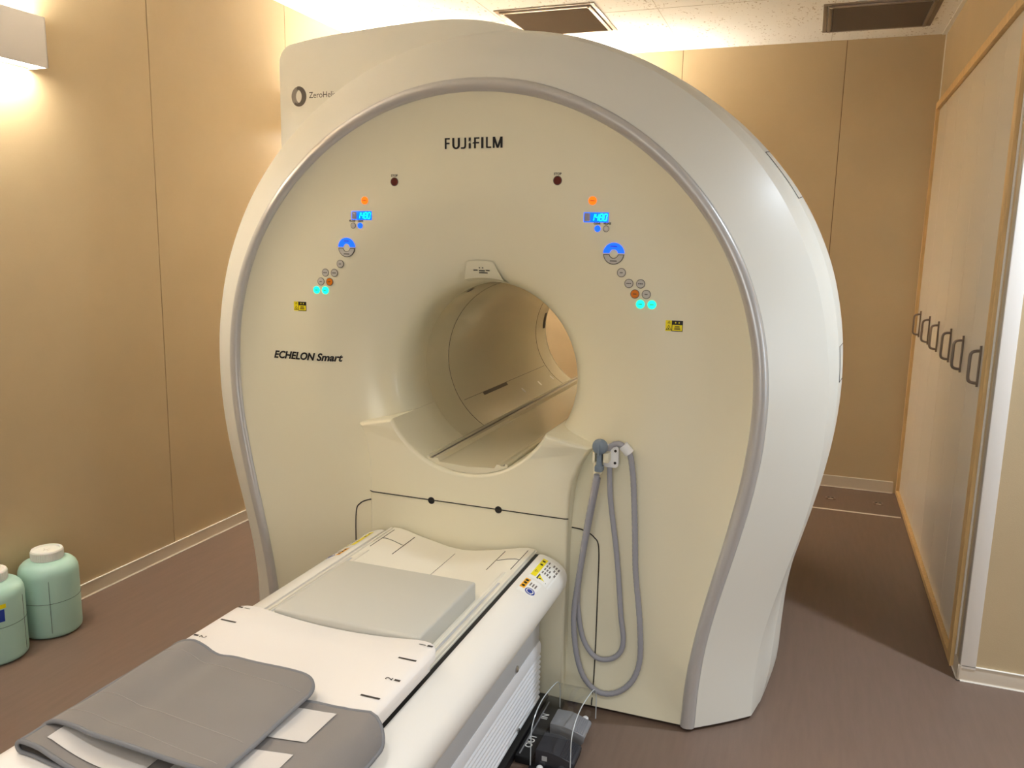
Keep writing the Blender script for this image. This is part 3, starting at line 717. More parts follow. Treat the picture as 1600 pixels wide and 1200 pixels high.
# tall helium unit behind the cover, upper left
def dtop(h):
    best = 0
    for (h0, z0), (h1, z1) in zip(D[:-1], D[1:]):
        if min(h0, h1) <= abs(h) <= max(h0, h1): best = max(best, z0 + (z1 - z0) * (abs(h) - h0) / (h1 - h0 if h1 != h0 else 1))
    return best
out = [(-2.163, 1.5), (-2.163, 2.285)]
out += [(-2.163 + 0.075 * (1 - math.cos(a)), 2.285 + 0.080 * math.sin(a)) for a in [math.radians(15 * k) for k in range(1, 6)]]
out += [(v.x, v.y) for v in crom([(-2.085, 2.366, 0), (-1.95, 2.384, 0), (-1.75, 2.399, 0), (-1.56, 2.409, 0), (-1.406, 2.412, 0), (-1.27, 2.401, 0), (-1.15, 2.376, 0), (-1.038, 2.338, 0), (-0.90, 2.292, 0), (-0.75, 2.262, 0)], 4)]
out += [(XC + h, dtop(h) + 0.012) for h in (0.40, 0.5, 0.6, 0.7, 0.8, 0.9)]
out += [(XC + 0.9, 1.5)]
oi = inset(out[::-1], 0.012)[::-1]
mb = MB(); n = len(out); bm = bmesh.new()
vv = [[bm.verts.new((x, y, z)) for x, z in P] for P, y in ((oi, 3.0), (lerp(out, oi, 0.35), 3.002), (out, 3.014), (out, 4.15))]
for i in range(3):
    for j in range(n): bm.faces.new((vv[i][j], vv[i][(j + 1) % n], vv[i + 1][(j + 1) % n], vv[i + 1][j]))
caps_ = [bm.faces.new(vv[0]), bm.faces.new(vv[3][::-1])]; bm.normal_update(); bmesh.ops.triangulate(bm, faces=caps_); mb.bm(bm)
build('helium_tower', mb, M['cover'], mri, smooth=30, label='squared upper rear housing with a ring emblem')
# ring emblem and lettering on the tower
def crescent(c, a0, a1, sh):
    A0, A1 = math.radians(a0), math.radians(a1); P = []
    for k in range(33):
        a = A0 + (A1 - A0) * k / 32; P.append((c[0] + 0.0365 * math.cos(a), c[1] + 0.0405 * math.sin(a)))
    for k in range(33):
        a = A1 + (A0 - A1) * k / 32; P.append((c[0] + sh + 0.0215 * math.cos(a), c[1] + 0.0275 * math.sin(a)))
    return P
ec = (-2.064, 2.150)
mb = MB(); mb.prism(crescent(ec, -128, 100, -0.007), lambda u, v, d: (u, 2.9994 - d, v), 0, 0.001)
build('emblem', mb, M['inkbrown'], mri, smooth=0, label='dark half of the ring emblem')
mb = MB(); mb.prism(crescent(ec, 52, 280, 0.007), lambda u, v, d: (u, 2.9998 - d, v), 0, 0.0006)
build('emblem', mb, M['greyink'], mri, smooth=0, label='grey half of the ring emblem')
mb = text_mb('ZeroHelium', 0.0345, 0, 0.0, lambda u, v: (u, 2.9992, 2.150 + v), align='LEFT')
xs = [p[0] for p in mb.v]; k = 0.158 / (max(xs) - min(xs)); mb.v = [(-2.014 + (p[0] - min(xs)) * k, p[1], p[2] + 0.002) for p in mb.v]
build('tower_lettering', mb, M['inkbrown'], mri, smooth=0, label='small dark lettering beside the ring emblem')
# access flaps on the side band of the cover
def band_pt(i, u): # i index in profile (float), u along depth between second crease and edge
    P = lerp(C, D, 0.66 + 0.34 * u); k = int(i); f_ = i - k; h = P[k][0] + (P[k + 1][0] - P[k][0]) * f_; z = P[k][1] + (P[k + 1][1] - P[k][1]) * f_
    return Vector((XC + h + 0.0015 * max(0.2, h), 2.70 + 0.10 * u, z + 0.0015))
for i0, i1 in ((31.5, 35.0), (50.0, 55.5)):
    mb = MB(); P = [band_pt(i0, 0.85), band_pt(i0, 0.3)] + [band_pt(i0 + (i1 - i0) * k / 8, 0.15) for k in range(9)] + [band_pt(i1, 0.3), band_pt(i1, 0.85)]
    mb.tube(P, 0.0011, 5); build('access_flap', mb, M['inkbrown'], mri, label='thin outline of an access flap on the side band')

# bracket for the hand bulb
bx, by, bz = -0.545, 2.472, 0.887
mb = MB(); mb.prism(rrect(-0.572, -0.524, 0.852, 0.924, 0.010), lambda u, v, d: (u, 2.488 - d, v), 0, 0.022)
br = build('handset_bracket', mb, M['whitep'], mri, smooth=30, label='white plastic bracket')
mb = MB(); mb.box(-0.600, -0.592, 2.428, 2.474, 0.872, 0.906, bev=0.002); mb.box(-0.566, -0.548, 2.430, 2.468, 0.874, 0.906, bev=0.003); mb.box(-0.596, -0.556, 2.466, 2.488, 0.864, 0.912, bev=0.002)
mb.box(-0.602, -0.578, 2.455, 2.488, 0.825, 0.866, bev=0.002)
build('clip', mb, M['cream'], br)
for z in (0.868, 0.908):
    mb = MB(); mb.lathe([(0.0045, 0), (0.0045, -0.001)], (-0.534, 2.466, z), 12, 'y'); build('screw', mb, M['gap'], br)

# ------------------------------------------------------------------ hose with hand bulb hanging on the bracket
hz = thing('air_hose', 'ribbed grey hose with slate hand bulb looped on the scanner front', 'hose', (-0.55, 2.47, 0.90))
def to_y(P, y=2.474): # move points measured on y=2.45 along their sight line
    k = y / 2.45; return [Vector((p[0] * k, y, 1.55 + (p[1] - 1.55) * k)) for p in P]
H1 = [(-0.557, 0.905), (-0.545, 0.927), (-0.523, 0.938), (-0.502, 0.929), (-0.484, 0.906), (-0.474, 0.86), (-0.467, 0.803), (-0.456, 0.655), (-0.448, 0.526), (-0.434, 0.418), (-0.423, 0.32), (-0.419, 0.219), (-0.436, 0.147), (-0.473, 0.097), (-0.52, 0.075), (-0.565, 0.084), (-0.607, 0.133), (-0.632, 0.222), (-0.643, 0.335), (-0.634, 0.45), (-0.617, 0.587), (-0.602, 0.70), (-0.588, 0.788), (-0.579, 0.838)]
H2 = [(-0.548, 0.86), (-0.540, 0.751), (-0.517, 0.603), (-0.503, 0.495), (-0.489, 0.363), (-0.477, 0.276), (-0.487, 0.228), (-0.521, 0.198), (-0.569, 0.197), (-0.611, 0.249), (-0.632, 0.337), (-0.637, 0.427), (-0.622, 0.564), (-0.607, 0.666), (-0.594, 0.75), (-0.583, 0.82)]
def hose(P, r, ribs):
    pts = crom(P, 24); out = [pts[0]]; acc = 0
    L = []
    for a, b in zip(pts[:-1], pts[1:]):
        d = (b - a).length; acc += d
        if acc >= 0.0045: out.append(b); acc = 0
    mb = MB(); rad = [r * (1.0 if (k // 1) % 3 else 0.93) for k in range(len(out))] if ribs else None
    mb.tube(out, r, 10, rad); return mb
h1 = to_y(H1); k_ = len(h1)
for i in range(14, k_): h1[i].y = 2.474 - 0.020 * min(1, (i - 13) / 4)
for i in range(0, 4): h1[i].y = 2.47
for i in range(20, k_): h1[i].y = 2.452 - 0.004 * (i - 19)
def hug(P, r, lift=0.0):
    for p in P:
        y = min(p.y, yat(p.x, p.z) - r - 0.002 - lift); k = y / p.y
        p.x *= k; p.z = 1.55 + (p.z - 1.55) * k; p.y = y
    return P
hug(h1, 0.0096)
build('tube', hose(h1, 0.0096, True), M['hose'], hz, smooth=60)
build('tube', hose(hug(to_y(H2, 2.4765), 0.0088), 0.0088, False), M['hose'], hz, smooth=60)
c = h1[3]
mb = MB(); mb.tube([h1[3] + Vector((-0.004, 0, 0.006)), h1[4] + Vector((-0.001, 0, 0.004))], 0.0165, 16); build('collar', mb, M['whitep'], hz, label='white collar on the hose')
mb = MB(); mb.lathe([(0.004, -0.017), (0.017, -0.015), (0.0235, -0.009), (0.0255, 0.0), (0.0235, 0.008), (0.012, 0.014), (0.003, 0.015)], (-0.577, 2.432, 0.926), 28, 'y')
mb.box(-0.588, -0.570, 2.428, 2.452, 0.842, 0.922, bev=0.006); mb.box(-0.5785, -0.5745, 2.412, 2.430, 0.900, 0.936, bev=0.0015)
mb.box(-0.592, -0.566, 2.426, 2.456, 0.842, 0.862, bev=0.004)
build('hand_bulb', mb, M['slate'], hz, smooth=40, label='slate blue hand bulb')

# ------------------------------------------------------------------ patient table
Y0, Y1 = 0.15, 2.43
tb = thing('patient_table', 'white patient table docked to the scanner with rounded side rails', 'table', (XC, 1.3, 0))
TT = [(-0.273, 0.505), (-0.273, 0.545), (-0.264, 0.551), (-0.24, 0.552), (-0.21, 0.547), (-0.18, 0.539), (-0.14, 0.530), (-0.10, 0.522), (-0.05, 0.512), (0, 0.508), (0.05, 0.512), (0.10, 0.522), (0.14, 0.530), (0.18, 0.539), (0.21, 0.547), (0.24, 0.552), (0.264, 0.551), (0.273, 0.545), (0.273, 0.505), (0, 0.47)]
mb = MB(); mb.sweep(TT, [Y0, 1.0, 2.0, Y1 - 0.006, Y1], xc=XC); build('table_top', mb, M['tablew'], tb, smooth=30)
def tz(x):
    h = x - XC
    for (a, za), (b, zb) in zip(TT[1:-2], TT[2:-1]):
        if a <= h <= b: return za + (zb - za) * (h - a) / (b - a)
    return 0.545
def groove(pts, r=0.0012, m='inkbrown', nm='table_joint'):
    P = []
    for (xa, ya), (xb, yb) in zip(pts[:-1], pts[1:]):
        for k in range(8): u = k / 8; x, y = xa + (xb - xa) * u, ya + (yb - ya) * u; P.append((x, y, tz(x) + 0.0002))
    P.append((pts[-1][0], pts[-1][1], tz(pts[-1][0]) + 0.0002))
    mb = MB(); mb.tube(P, r, 6); return mb
for s in (-1, 1):
    q = lambda h: XC + s * h
    for P in ([(q(0.250), 2.406), (q(0.250), 2.237)], [(q(0.250), 2.318), (q(0.232), 2.323), (q(0.172), 2.320)], [(q(0.169), 2.405), (q(0.168), 2.237)]):
        build('table_joint', groove(P), M['inkbrown'], tb, label='dark joint line of the inlaid end plate')
mb = groove([(-1.057, 2.385), (-1.057, 2.05)], 0.0008); build('table_joint', mb, M['greyink'], tb)
for s in (-1, 1):
    mb = MB(); a, b = sorted((XC + s * 0.2732, XC + s * 0.2872)); mb.box(a, b, Y0, 2.415, 0.49, 0.5405); build('gap_shade_strip', mb, M['black'], tb, label='black strip standing in for shade between top and side rail')  # black colour gives the open gap its shade
# raised edge strips and shallow channels
for s in (-1, 1):
    mb = MB(); a, b = sorted((XC + s * 0.2345, XC + s * 0.245)); mb.box(a, b, 0.4, 2.206, 0.540, 0.5545, bev=0.003); a, b = sorted((XC + s * 0.262, XC + s * 0.2715)); mb.box(a, b, 0.2, 2.42, 0.540, 0.5555, bev=0.002)
    build('edge_strip', mb, M['tablew'], tb)
    mb = MB(); a, b = sorted((XC + s * 0.250, XC + s * 0.257)); mb.box(a, b, 0.4, 2.125, 0.548, 0.5527, bev=0.0005); build('channel', mb, M['sidegrey'], tb, label='grey channel along the edge')
mb = MB(); mb.box(XC - 0.30, XC + 0.30, Y0, Y1 - 0.02, 0.44, 0.505); build('gap_shade_box', mb, M['gap'], tb, label='dark box under the top standing in for gap shade')  # dark box added so the rail gap looks shaded inside
RP = [(0.2875, 0.495), (0.2875, 0.543), (0.290, 0.5465), (0.302, 0.547), (0.318, 0.5435), (0.336, 0.537), (0.354, 0.528), (0.370, 0.516), (0.380, 0.505), (0.387, 0.488), (0.388, 0.470), (0.385, 0.452), (0.376, 0.437), (0.362, 0.424), (0.345, 0.416), (0.290, 0.420)]
def rail_z(h):
    for (a, za), (b, zb) in zip(RP[2:10], RP[3:11]):
        if a <= h <= b: return za + (zb - za) * (h - a) / (b - a)
    return 0.55
def shrink(P, d):
    c = (0.33, 0.48); return [(c[0] + (h - c[0]) * d, c[1] + (z - c[1]) * d) for h, z in P]
for s in (-1, 1):
    mb = MB(); mb.rings([[(XC + s * h, y, z) for h, z in P] for P, y in ((shrink(RP, .9), Y0), (RP, Y0 + 0.01), (RP, 1.0), (RP, 2.0), (RP, 2.398), (shrink(RP, .975), 2.408), (shrink(RP, .93), 2.4135), (shrink(RP, .86), 2.416))], True, True, True)
    rl = build('side_rail', mb, M['railw'], tb, smooth=40)
    def rm(h, y, o=0.0008): return (XC + s * h, y, rail_z(h) + o)
    def patch(h0, h1, y0, y1, m, nm, o=0.0008, parent=rl):
        mb = MB(); mb.grid(lambda u, v: rm(h0 + (h1 - h0) * u, y0 + (y1 - y0) * v, o), 6, 2); return build(nm, mb, m, parent, smooth=60)
    lab = patch(0.313, 0.376, 2.225, 2.385, M['white'], 'warning_sticker', 0.0006)
    mbp = MB(); mbp.grid(lambda u, v: rm(0.314 + 0.017 * u, 2.242 + 0.134 * v, 0.0011), 4, 3, 0)
    for y in (2.325, 2.352): mbp.grid(lambda u, v: rm(0.318 + 0.009 * u, y + 0.010 * v, 0.0016), 3, 2, 1)
    mbp.add([rm(0.319, 2.268, .0016), rm(0.319, 2.286, .0016), rm(0.3275, 2.277, .0016)], [(0, 1, 2)], 1)
    mbp.add([rm(0.3205, 2.2725, .0019), rm(0.3205, 2.2815, .0019), rm(0.3255, 2.277, .0019)], [(0, 1, 2)], 0)
    for a, col, o in (((0.335, 2.236, 0.335, 2.272, 0.366, 2.2415), 1, .0011), ((0.3385, 2.2415, 0.3385, 2.264, 0.360, 2.244), 0, .0015)):
        mbp.add([rm(a[0], a[1], o), rm(a[2], a[3], o), rm(a[4], a[5], o)], [(0, 1, 2)], col)
    for k in range(5):
        for j in range(4):
            h_ = 0.337 + k * 0.0078; y_ = 2.283 + j * 0.024
            if h_ < 0.372 and (k + j) % 5 != 4: mbp.grid(lambda u, v: rm(h_ + 0.0042 * u, y_ + 0.016 * v, 0.0011), 2, 2, 2)
    mbp.grid(lambda u, v: rm(0.343 + 0.004 * u, 2.240 + 0.008 * v, .0018), 2, 2, 1)
    build('sticker_print', mbp, [M['yellow'], M['ink'], M['greyink']], lab, smooth=0, label='yellow caution band with warning triangle')
    lab2 = patch(0.311, 0.36, 2.12, 2.215, M['white'], 'warning_sticker', 0.0006)
    mbp = MB(); mbp.grid(lambda u, v: rm(0.312 + 0.016 * u, 2.144 + 0.066 * v, .0011), 4, 3, 0)
    for y in (2.152, 2.172, 2.190): mbp.grid(lambda u, v: rm(0.3155 + 0.009 * u, y + 0.012 * v, .0016), 3, 2, 1)
    ccirc = lambda r_, o: [rm(0.3455 + 0.78 * r_ * math.cos(2 * PI * k / 20), 2.145 + r_ * math.sin(2 * PI * k / 20), o) for k in range(20)]
    mbp.add(ccirc(0.0185, .0011), [tuple(range(20))], 2); mbp.add(ccirc(0.014, .0015), [tuple(range(20))], 3); mbp.add(ccirc(0.0105, .0018), [tuple(range(20))], 2)
    for k in range(3): mbp.grid(lambda u, v: rm(0.333 + k * 0.008 + 0.004 * u, 2.174 + 0.022 * v, .0011), 2, 2, 4)
    build('sticker_print', mbp, [M['orangel'], M['ink'], M['bluel'], M['white'], M['greyink']], lab2, smooth=0, label='orange caution band with blue round symbol')
    # side panel and bellows below the rail
    mb = MB(); a, b = sorted((XC + s * 0.28, XC + s * 0.302)); mb.box(a, b, Y0 + 0.05, 2.392, 0.245, 0.440, bev=0.003); sp = build('side_panel', mb, M['sidegrey'], tb, label='light grey side panel')
    mb = MB(); mb.lathe([(0.011, 0.0), (0.0115, 0.003), (0.007, 0.006)], (XC + s * 0.302, 2.165, 0.262), 18, 'x') if s > 0 else mb.lathe([(0.011, 0.0), (0.0115, -0.003), (0.007, -0.006)], (XC - 0.302, 2.165, 0.262), 18, 'x')
    build('screw', mb, M['chrome'], sp)
    prof = [(0.28, 0.248), (0.304, 0.248), (0.3085, 0.236), (0.3085, 0.206)]
    nz = 9
    for k in range(nz):
        z1 = 0.200 - k * 0.0185; prof += [(0.300, z1), (0.309, z1 - 0.005), (0.3095, z1 - 0.0105), (0.3055, z1 - 0.0155)]
    prof += [(0.300, 0.030), (0.28, 0.030)]
    mb = MB(); mb.sweep([(s * h, z) for h, z in prof], [Y0 + 0.05, 1.3, 2.38, 2.392], xc=XC); bl = build('bellows', mb, M['bellow'], tb, smooth=30)
    mb = MB(); mb.lathe([(0.008, 0.0), (0.008, s * 0.004), (0.005, s * 0.005)], (XC + s * 0.308, 2.174, 0.050), 16, 'x'); build('screw', mb, M['chrome'], bl)
mb = MB(); mb.box(XC - 0.28, XC + 0.28, Y0 + 0.06, 2.385, 0.028, 0.44); build('pedestal', mb, M['sidegrey'], tb)
mb = MB(); mb.box(XC - 0.325, XC + 0.325, Y0 + 0.02, 2.442, 0.0, 0.030, bev=0.003); build('base', mb, M['black'], tb, label='black floor base')

# ------------------------------------------------------------------ foam pad
mb = MB()
def padp(u, v):
    x = -1.244 + 0.423 * u; y = 1.645 + 0.36 * v; return x, y
pts_t, pts_b = [], []
out = rrect(-1.246, -0.820, 1.640, 2.003, 0.010, 3)
def ins(P, d): return inset(P, d)
rs = []
for d, z in ((0.004, 0), (0.0, 0.004), (0.0, 0.050), (0.002, 0.054), (0.007, 0.0565)):
    row = []
    for x, y in ins(out, d):
        h = x + 1.033; zz = 0.5445 + 0.002 + z - 0.003 * (1 - (h / 0.213) ** 2); row.append((x, y, zz))
    rs.append(row)
mb.rings(rs, True, True, True)
tag(build('foam_pad', mb, M['pad'], None, smooth=40), 'flat grey foam pad lying on the scanner end of the table', 'pad')

# ------------------------------------------------------------------ white board with markings
bd = thing('marked_board', 'white curved board with black position marks lying across the table', 'board', (XC, 1.0, 0.58))
def bz(x):
    h = x - XC; return 0.603 - 0.016 * max(0, 1 - (h / 0.225) ** 2) - 0.010 * max(0, (abs(h) - 0.279) / 0.015) ** 2
out = rrect(XC - 0.294, XC + 0.294, 0.30, 1.636, 0.045, 6)
mb = MB(); rs = []
# grid in x, rounded at the corners
NX = 28
def yend(x):
    h = abs(x - XC); e = 0.294 - 0.045
    return 1.636 - (0.045 - math.sqrt(max(0, 0.045 ** 2 - (h - e) ** 2)) if h > e else 0)
xsn = [XC - 0.294 * math.cos(PI * k / NX) for k in range(NX + 1)]
for layer, z_ in ((0, 0.0), (1, -0.014)):
    vs_ = []; 
    for x in xsn:
        for y in (0.30, 0.8, 1.3, 1.55, yend(x) - 0.006, yend(x)):
            vs_.append((x, min(y, yend(x)), bz(x) + z_ - (0.003 if (y >= yend(x) and layer == 0) else 0)))
    mb.add(vs_, [(i * 6 + j, (i + 1) * 6 + j, (i + 1) * 6 + j + 1, i * 6 + j + 1) for i in range(NX) for j in range(5)])
N_ = (NX + 1) * 6
bound = [i * 6 for i in range(NX + 1)] + [NX * 6 + j for j in range(1, 6)] + [i * 6 + 5 for i in range(NX - 1, -1, -1)] + [j for j in range(4, 0, -1)]
mb.f += [(a, b, b + N_, a + N_) for a, b in zip(bound, bound[1:] + bound[:1])]; mb.mi += [0] * len(bound)
build('panel', mb, M['board'], bd, smooth=45)
mb = MB()
for s in (-1, 1):
    for hh in (0.297, 0.289): 
        pass
    a, b = sorted((XC + s * 0.262, XC + s * 0.288)); mb.box(a, b, 0.32, 1.585, 0.556, 0.580, bev=0.003)
build('foot_strip', mb, M['board'], bd)
def bmark(x, y, w, l): return lambda u, v: (x + (u - .5) * w, y + (v - .5) * l, bz(x + (u - .5) * w) + 0.0008)
for s in (-1, 1):
    for y, x_, w_, l_ in ((1.537, 0.252, 0.046, 0.006), (1.368, 0.252, 0.046, 0.006), (1.612, 0.274, 0.014, 0.007), (1.447, 0.274, 0.014, 0.007)):
        mb = MB(); mb.grid(bmark(XC + s * x_, y, w_, l_), 8, 1); build('position_mark', mb, M['inkbrown'], bd, label='dark position mark')
for s in (-1, 1):
    for y, ch in ((1.612, '1'), (1.447, '2')):
        x0 = XC + s * 0.2545
        mb = text_mb(ch, 0.024, 0, 0.0002, lambda u, v: (x0 - s * v, y + s * u, bz(x0 - s * v) + 0.0009)); build('number_print', mb, M['inkbrown'], bd, smooth=0)

# ------------------------------------------------------------------ folded grey wrap
wr = thing('fabric_wrap', 'folded grey fabric wrap with white patches and piped edges lying on the table', 'wrap', (XC, 1.1, 0.605))
def nz(x, y, s=6.0, a=0.003, o=0.0): return a * noise.noise(Vector((x * s + o, y * s, o)))
def sheet(name, x0, x1, y0, y1, zf, corners, r, mat_, nx=36, ny=36, th=0.006, edge=True):
    """cloth sheet with some rounded corners; corners: set of (sx, sy)"""
    def P(u, v):
        x, y = x0 + (x1 - x0) * u, y0 + (y1 - y0) * v
        for sx, sy in corners:
            cx_, cy_ = (x1 - r if sx > 0 else x0 + r), (y1 - r if sy > 0 else y0 + r)
            if (x - cx_) * sx > 0 and (y - cy_) * sy > 0:
                dx, dy_ = abs(x - cx_), abs(y - cy_); m_ = max(dx, dy_); L = math.hypot(dx, dy_)
                if L > 0: x, y = cx_ + (x - cx_) * m_ / L, cy_ + (y - cy_) * m_ / L
        return x, y
    mb = MB()
    for dz in (0, -th): mb.grid(lambda u, v: (*P(u, v), zf(*P(u, v)) + dz), nx, ny)
    N = (nx + 1) * (ny + 1)
    bnd = [i * (ny + 1) for i in range(nx + 1)] + [nx * (ny + 1) + j for j in range(1, ny + 1)] + [i * (ny + 1) + ny for i in range(nx - 1, -1, -1)] + [j for j in range(ny - 1, 0, -1)]
    mb.f += [(a, b, b + N, a + N) for a, b in zip(bnd, bnd[1:] + bnd[:1])]; mb.mi += [0] * len(bnd)
    o = build(name, mb, mat_, wr, smooth=50)
    if edge:
        loop = [Vector(mb.v[i]) + Vector((0, 0, -th * 0.4)) for i in bnd]; pb = MB(); pb.tube(loop + [loop[0]], 0.0046, 8, cap=False)
        build('piping', pb, M['piping'], o, smooth=60, label='blue grey piped edge')
    return o
def low_z(x, y):
    h = x - XC; d = 0.0
    if h > 0.285: d = (h - 0.285) ** 2 * 14
    lift = 0.018 * max(0, min(1, (-1.13 - x) / 0.12)) ** 1.5
    return bz(max(min(x, XC + 0.28), XC - 0.28)) + 0.0105 + lift - d + nz(x, y, 9, 0.0035, 3.1) + 0.004 * math.exp(-((y - 1.30) / 0.03) ** 2) * math.sin(x * 40)
lowe = sheet('lower_layer', -1.300, -0.712, 0.962, 1.302, low_z, {(1, 1)}, 0.05, M['cloth'])
def patchz(x0, x1, y0, y1, f_, sk=0.0):
    mb = MB(); mb.grid(lambda u, v: (x0 + (x1 - x0) * u + sk * v, y0 + (y1 - y0) * v, f_(x0 + (x1 - x0) * u + sk * v, y0 + (y1 - y0) * v) + 0.0022), 16, 14); return mb
build('white_patch', patchz(-1.02, -0.822, 1.168, 1.275, low_z), M['velcro'], lowe, label='white fuzzy patch')
build('white_patch', patchz(-1.02, -0.822, 0.975, 1.128, low_z), M['velcro'], lowe, label='white fuzzy patch')
def up_z(x, y):
    h = x + 1.11
    base = 0.640 - 0.014 * (max(0, (x + 1.16)) / 0.26) ** 1.0
    ridge = 0.013 * math.exp(-((x + 1.245) / 0.032) ** 2) - 0.010 * math.exp(-((x + 1.175) / 0.03) ** 2)
    edge_ = -0.022 * max(0, (-1.27 - x) / 0.045) ** 2 - 0.006 * max(0, (x + 0.935) / 0.03) ** 2
    return base + ridge * (0.6 + 0.4 * math.sin(y * 5)) + edge_ + nz(x, y, 7, 0.005, 8.7) + 0.006 * math.sin((x + 1.3) * 16 + y * 2) * (0.5 if x > -1.2 else 0.2)
upe = sheet('upper_flap', -1.312, -0.904, 1.018, 1.352, up_z, {(1, 1)}, 0.055, M['cloth'])
build('white_patch', patchz(-1.262, -1.06, 0.985, 1.10, low_z), M['velcro'], lowe, label='white fuzzy patch')
mb = MB()
def under_z(x, y): return bz(x) + 0.0035
def roll(u, v):
    y = 0.962 + 0.335 * u; zt, zb = low_z(-1.298, y) - 0.003, under_z(-1.298, y); r_ = (zt - zb) / 2; a = PI * (0.5 + v)
    return (-1.298 + r_ * 1.1 * math.cos(a), y, (zt + zb) / 2 + r_ * math.sin(a))
mb.grid(roll, 20, 10); mb.grid(lambda u, v: (-1.298 + 0.36 * u, 0.962 + 0.335 * v, under_z(-1.298 + 0.36 * u, 0.962 + 0.335 * v)), 16, 12)
pp = MB(); pp.tube([Vector(roll(0, k / 10)) for k in range(11)] + [Vector((-1.298 + 0.36 * k / 12, 0.962, under_z(-1.298 + 0.36 * k / 12, 0.962) + 0.001)) for k in range(1, 13)], 0.0042, 8)
build('piping', pp, M['piping'], lowe, smooth=60, label='blue grey piped edge')
build('under_fold', mb, M['cloth'], wr, smooth=60)
# stitched seams on the flap
mb = MB()
for y in (1.30, 1.12, 1.05): mb.tube([(x, y + 0.01 * math.sin(x * 9), up_z(x, y + 0.01 * math.sin(x * 9)) + 0.0002) for x in [-1.29 + 0.37 * k / 30 for k in range(31)]], 0.0009, 5)
build('stitching', mb, mat('stitch_thread', (160, 152, 146), 0.9), upe)

# ------------------------------------------------------------------ foot switch
fs = thing('foot_switch', 'black double foot switch with clear guard on the floor beside the table', 'foot switch', (-0.62, 2.24, 0))
mb = MB(); mb.box(-0.722, -0.668, 2.09, 2.44, 0.0, 0.026, bev=0.003); mb.box(-0.672, -0.555, 2.21, 2.345, 0.0, 0.010, bev=0.002); mb.box(-0.672, -0.545, 2.062, 2.20, 0.0, 0.010, bev=0.002); mb.box(-0.668, -0.56, 2.345, 2.385, 0, 0.006, bev=0.002)
build('base_plate', mb, M['black'], fs)
def pedal(x0, x1, y0, y1, m, lb):
    mb = MB(); zl, zr = 0.064, 0.046; P = [(x0, 0.012), (x0, zl), (x0 + 0.05 * (x1 - x0) / 0.12, zl + 0.001), (x1 - 0.045, zl - 0.006), (x1 - 0.004, zr), (x1, zr - 0.008), (x1 - 0.006, 0.026), (x1 - 0.01, 0.012)]
    bm = bmesh.new(); a = [bm.verts.new((x, y0, z)) for x, z in P]; b = [bm.verts.new((x, y1, z)) for x, z in P]
    bm.faces.new(a); bm.faces.new(b[::-1])
    for i in range(len(P)): bm.faces.new((a[i], a[(i + 1) % len(P)], b[(i + 1) % len(P)], b[i]))
    bmesh.ops.bevel(bm, geom=bm.edges[:], offset=0.003, segments=2, profile=0.5, affect='EDGES'); mb.bm(bm)
    p = build('pedal', mb, m, fs, smooth=30, label=lb)
    mb = MB()
    for k in range(7): x = x1 - 0.046 + k * 0.0058; z = zl - 0.006 + (zr - zl + 0.006) * (x - (x1 - 0.045)) / 0.041; mb.box(x, x + 0.003, y0 + 0.004, y1 - 0.004, z - 0.003, z + 0.0016, bev=0.0005)
    build('grip_rib', mb, m, p)
pedal(-0.655, -0.540, 2.228, 2.318, M['greyp'], 'grey pedal')
pedal(-0.655, -0.535, 2.085, 2.180, M['darkp'], 'dark pedal')
for y, tx in ((2.315, 'IN'), (2.172, 'OUT')):
    mb = text_mb(tx, 0.032, 0, 0.0004, lambda u, v: (-0.697 - v, y + u, 0.0268), sx=1.0); build('print', mb, M['white'], fs, smooth=0, label='white lettering reading ' + tx)
mb = MB(); mb.box(-0.712, -0.708, 2.10, 2.40, 0.026, 0.0285); build('edge_line', mb, M['greyp'], fs)
GP = crom([(2.082, 0.0), (2.082, 0.06), (2.083, 0.115), (2.098, 0.142), (2.135, 0.160), (2.19, 0.166), (2.26, 0.158), (2.32, 0.146), (2.355, 0.134), (2.378, 0.112), (2.388, 0.075), (2.389, 0.0)] and [(a, b, 0) for a, b in ((2.082, 0.0), (2.082, 0.06), (2.083, 0.115), (2.098, 0.142), (2.135, 0.160), (2.19, 0.166), (2.26, 0.158), (2.32, 0.146), (2.355, 0.134), (2.378, 0.112), (2.388, 0.075), (2.389, 0.012))], 5)
mb = MB(); mb.rings([[(x, p.x, p.y) for x in (-0.669, -0.545)] for p in GP], closed=False)
gd = build('guard', mb, M['clear'], fs, smooth=60, label='clear bent acrylic guard')
mb = MB()
for x in (-0.669, -0.545): mb.tube([(x, p.x, p.y) for p in GP], 0.0017, 6)
build('guard_edge', mb, M['cleared'], gd)
for x, y in ((-0.637, 2.371), (-0.575, 2.371), (-0.636, 2.072), (-0.575, 2.072)):
    mb = MB(); mb.lathe([(0.008, 0.006), (0.010, 0.010), (0.010, 0.018), (0.006, 0.022)], (x, y, 0.0), 18); build('knob', mb, M['whitep'], fs, label='small white knob')
mb = MB(); mb.box(-0.634, -0.618, 2.0825, 2.0846, 0.034, 0.048); build('type_plate', mb, M['sidegrey'], fs, label='tiny pale plate')

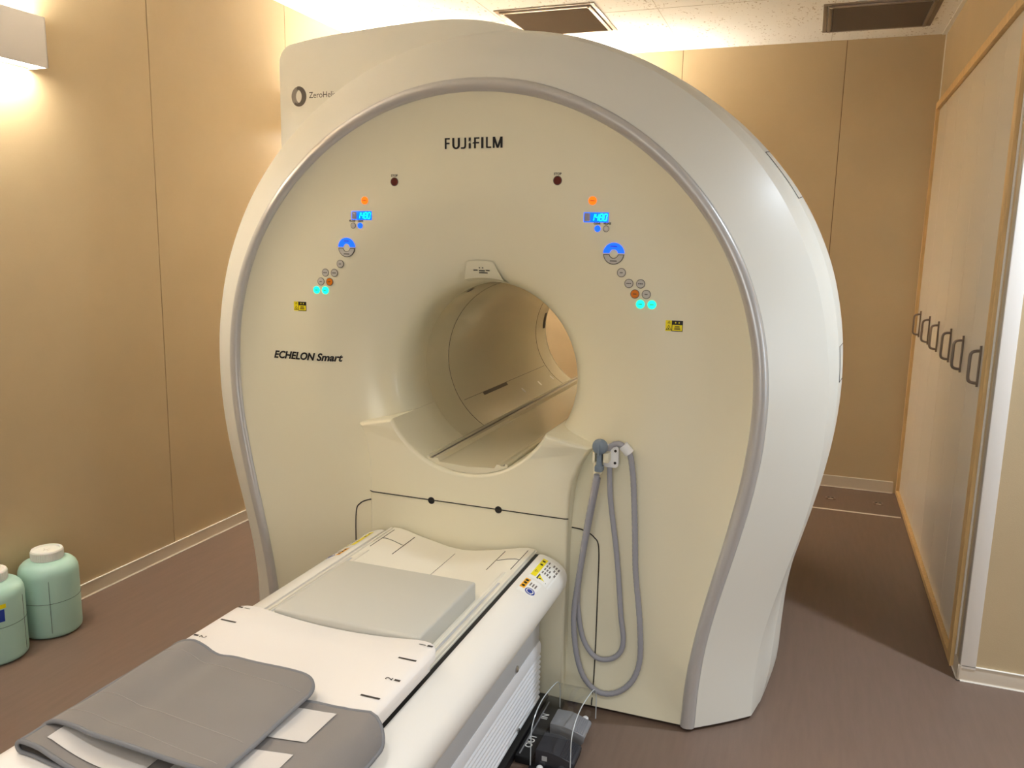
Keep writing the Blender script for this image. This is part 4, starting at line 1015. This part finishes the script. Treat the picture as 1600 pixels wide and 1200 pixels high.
# ------------------------------------------------------------------ bottles of green liquid
def bottle(label):
    t = thing('plastic_bottle', label, 'bottle', (0, 0, 0), 'wide bottles of green liquid by the left wall')
    R_ = 0.1065
    prof = [(0.088, 0.0), (0.099, 0.003), (0.105, 0.010), (R_, 0.022), (R_, 0.243), (0.1048, 0.260), (0.099, 0.275), (0.089, 0.286), (0.075, 0.293), (0.060, 0.297), (0.055, 0.299), (0.054, 0.304), (0.052, 0.315)]
    mb = MB(); mb.lathe(prof, (0, 0, 0), 56, cap1=False); body = build('body', mb, M['bottle'], t, smooth=60)
    mb = MB(); mb.lathe([(0.085, 0.004), (0.098, 0.007), (0.1035, 0.024), (0.1035, 0.236), (0.102, 0.250), (0.06, 0.2505)], (0, 0, 0), 56); build('liquid', mb, M['liquid'], t, smooth=40, label='pale green liquid')
    mb = MB(); cp = [(0.056, 0.299), (0.0575, 0.301), (0.0575, 0.332), (0.0545, 0.337), (0.046, 0.338), (0.043, 0.333), (0.03, 0.3325), (0.02, 0.3325)]
    mb.lathe(cp, (0, 0, 0), 56)
    for k in range(48): a = 2 * PI * k / 48; mb.box(0.0575 * math.cos(a) - 0.0009, 0.0575 * math.cos(a) + 0.0009, 0.0575 * math.sin(a) - 0.0009, 0.0575 * math.sin(a) + 0.0009, 0.303, 0.330)
    mb.box(-0.014, 0.014, -0.003, 0.003, 0.332, 0.335, bev=0.001); mb.box(-0.003, 0.003, -0.014, 0.014, 0.332, 0.335, bev=0.001)
    build('cap', mb, M['cap'], t, smooth=30, label='white screw cap')
    mb = MB(); mb.tube([(0.1068 * math.cos(2 * PI * k / 60), 0.1068 * math.sin(2 * PI * k / 60), 0.146) for k in range(61)], 0.0008, 5, cap=False)
    a = -0.71; mb.tube([(0.1068 * math.cos(a), 0.1068 * math.sin(a), 0.026), (0.1068 * math.cos(a), 0.1068 * math.sin(a), 0.238)], 0.0008, 5)
    build('pen_line', mb, M['inkbrown'], body)
    return t
b1 = bottle('round bottle of green liquid with complete cap, farther from the camera by left wall'); b2 = copy_tree(b1)
b2['label'] = 'round bottle of green liquid with blue and yellow label, cut off by left frame edge'
b1.location = (-2.732, 2.200, 0); b2.location = (-2.739, 1.965, 0); b2.rotation_euler = (0, 0, 1.2)
mb = MB()
ag = lambda a: (0.1074 * math.cos(a), 0.1074 * math.sin(a))
mb.grid(lambda u, v: (*ag(-2.25 + 0.76 * u), 0.170 + 0.046 * v), 8, 1, 0); mb.grid(lambda u, v: (*ag(-2.25 + 0.82 * u), 0.220 + 0.016 * v), 8, 1, 1)
lb = build('label', mb, [M['bluel'], M['yellow']], b2, smooth=60, label='blue and yellow paper label')
lb.matrix_parent_inverse = Matrix.Identity(4)
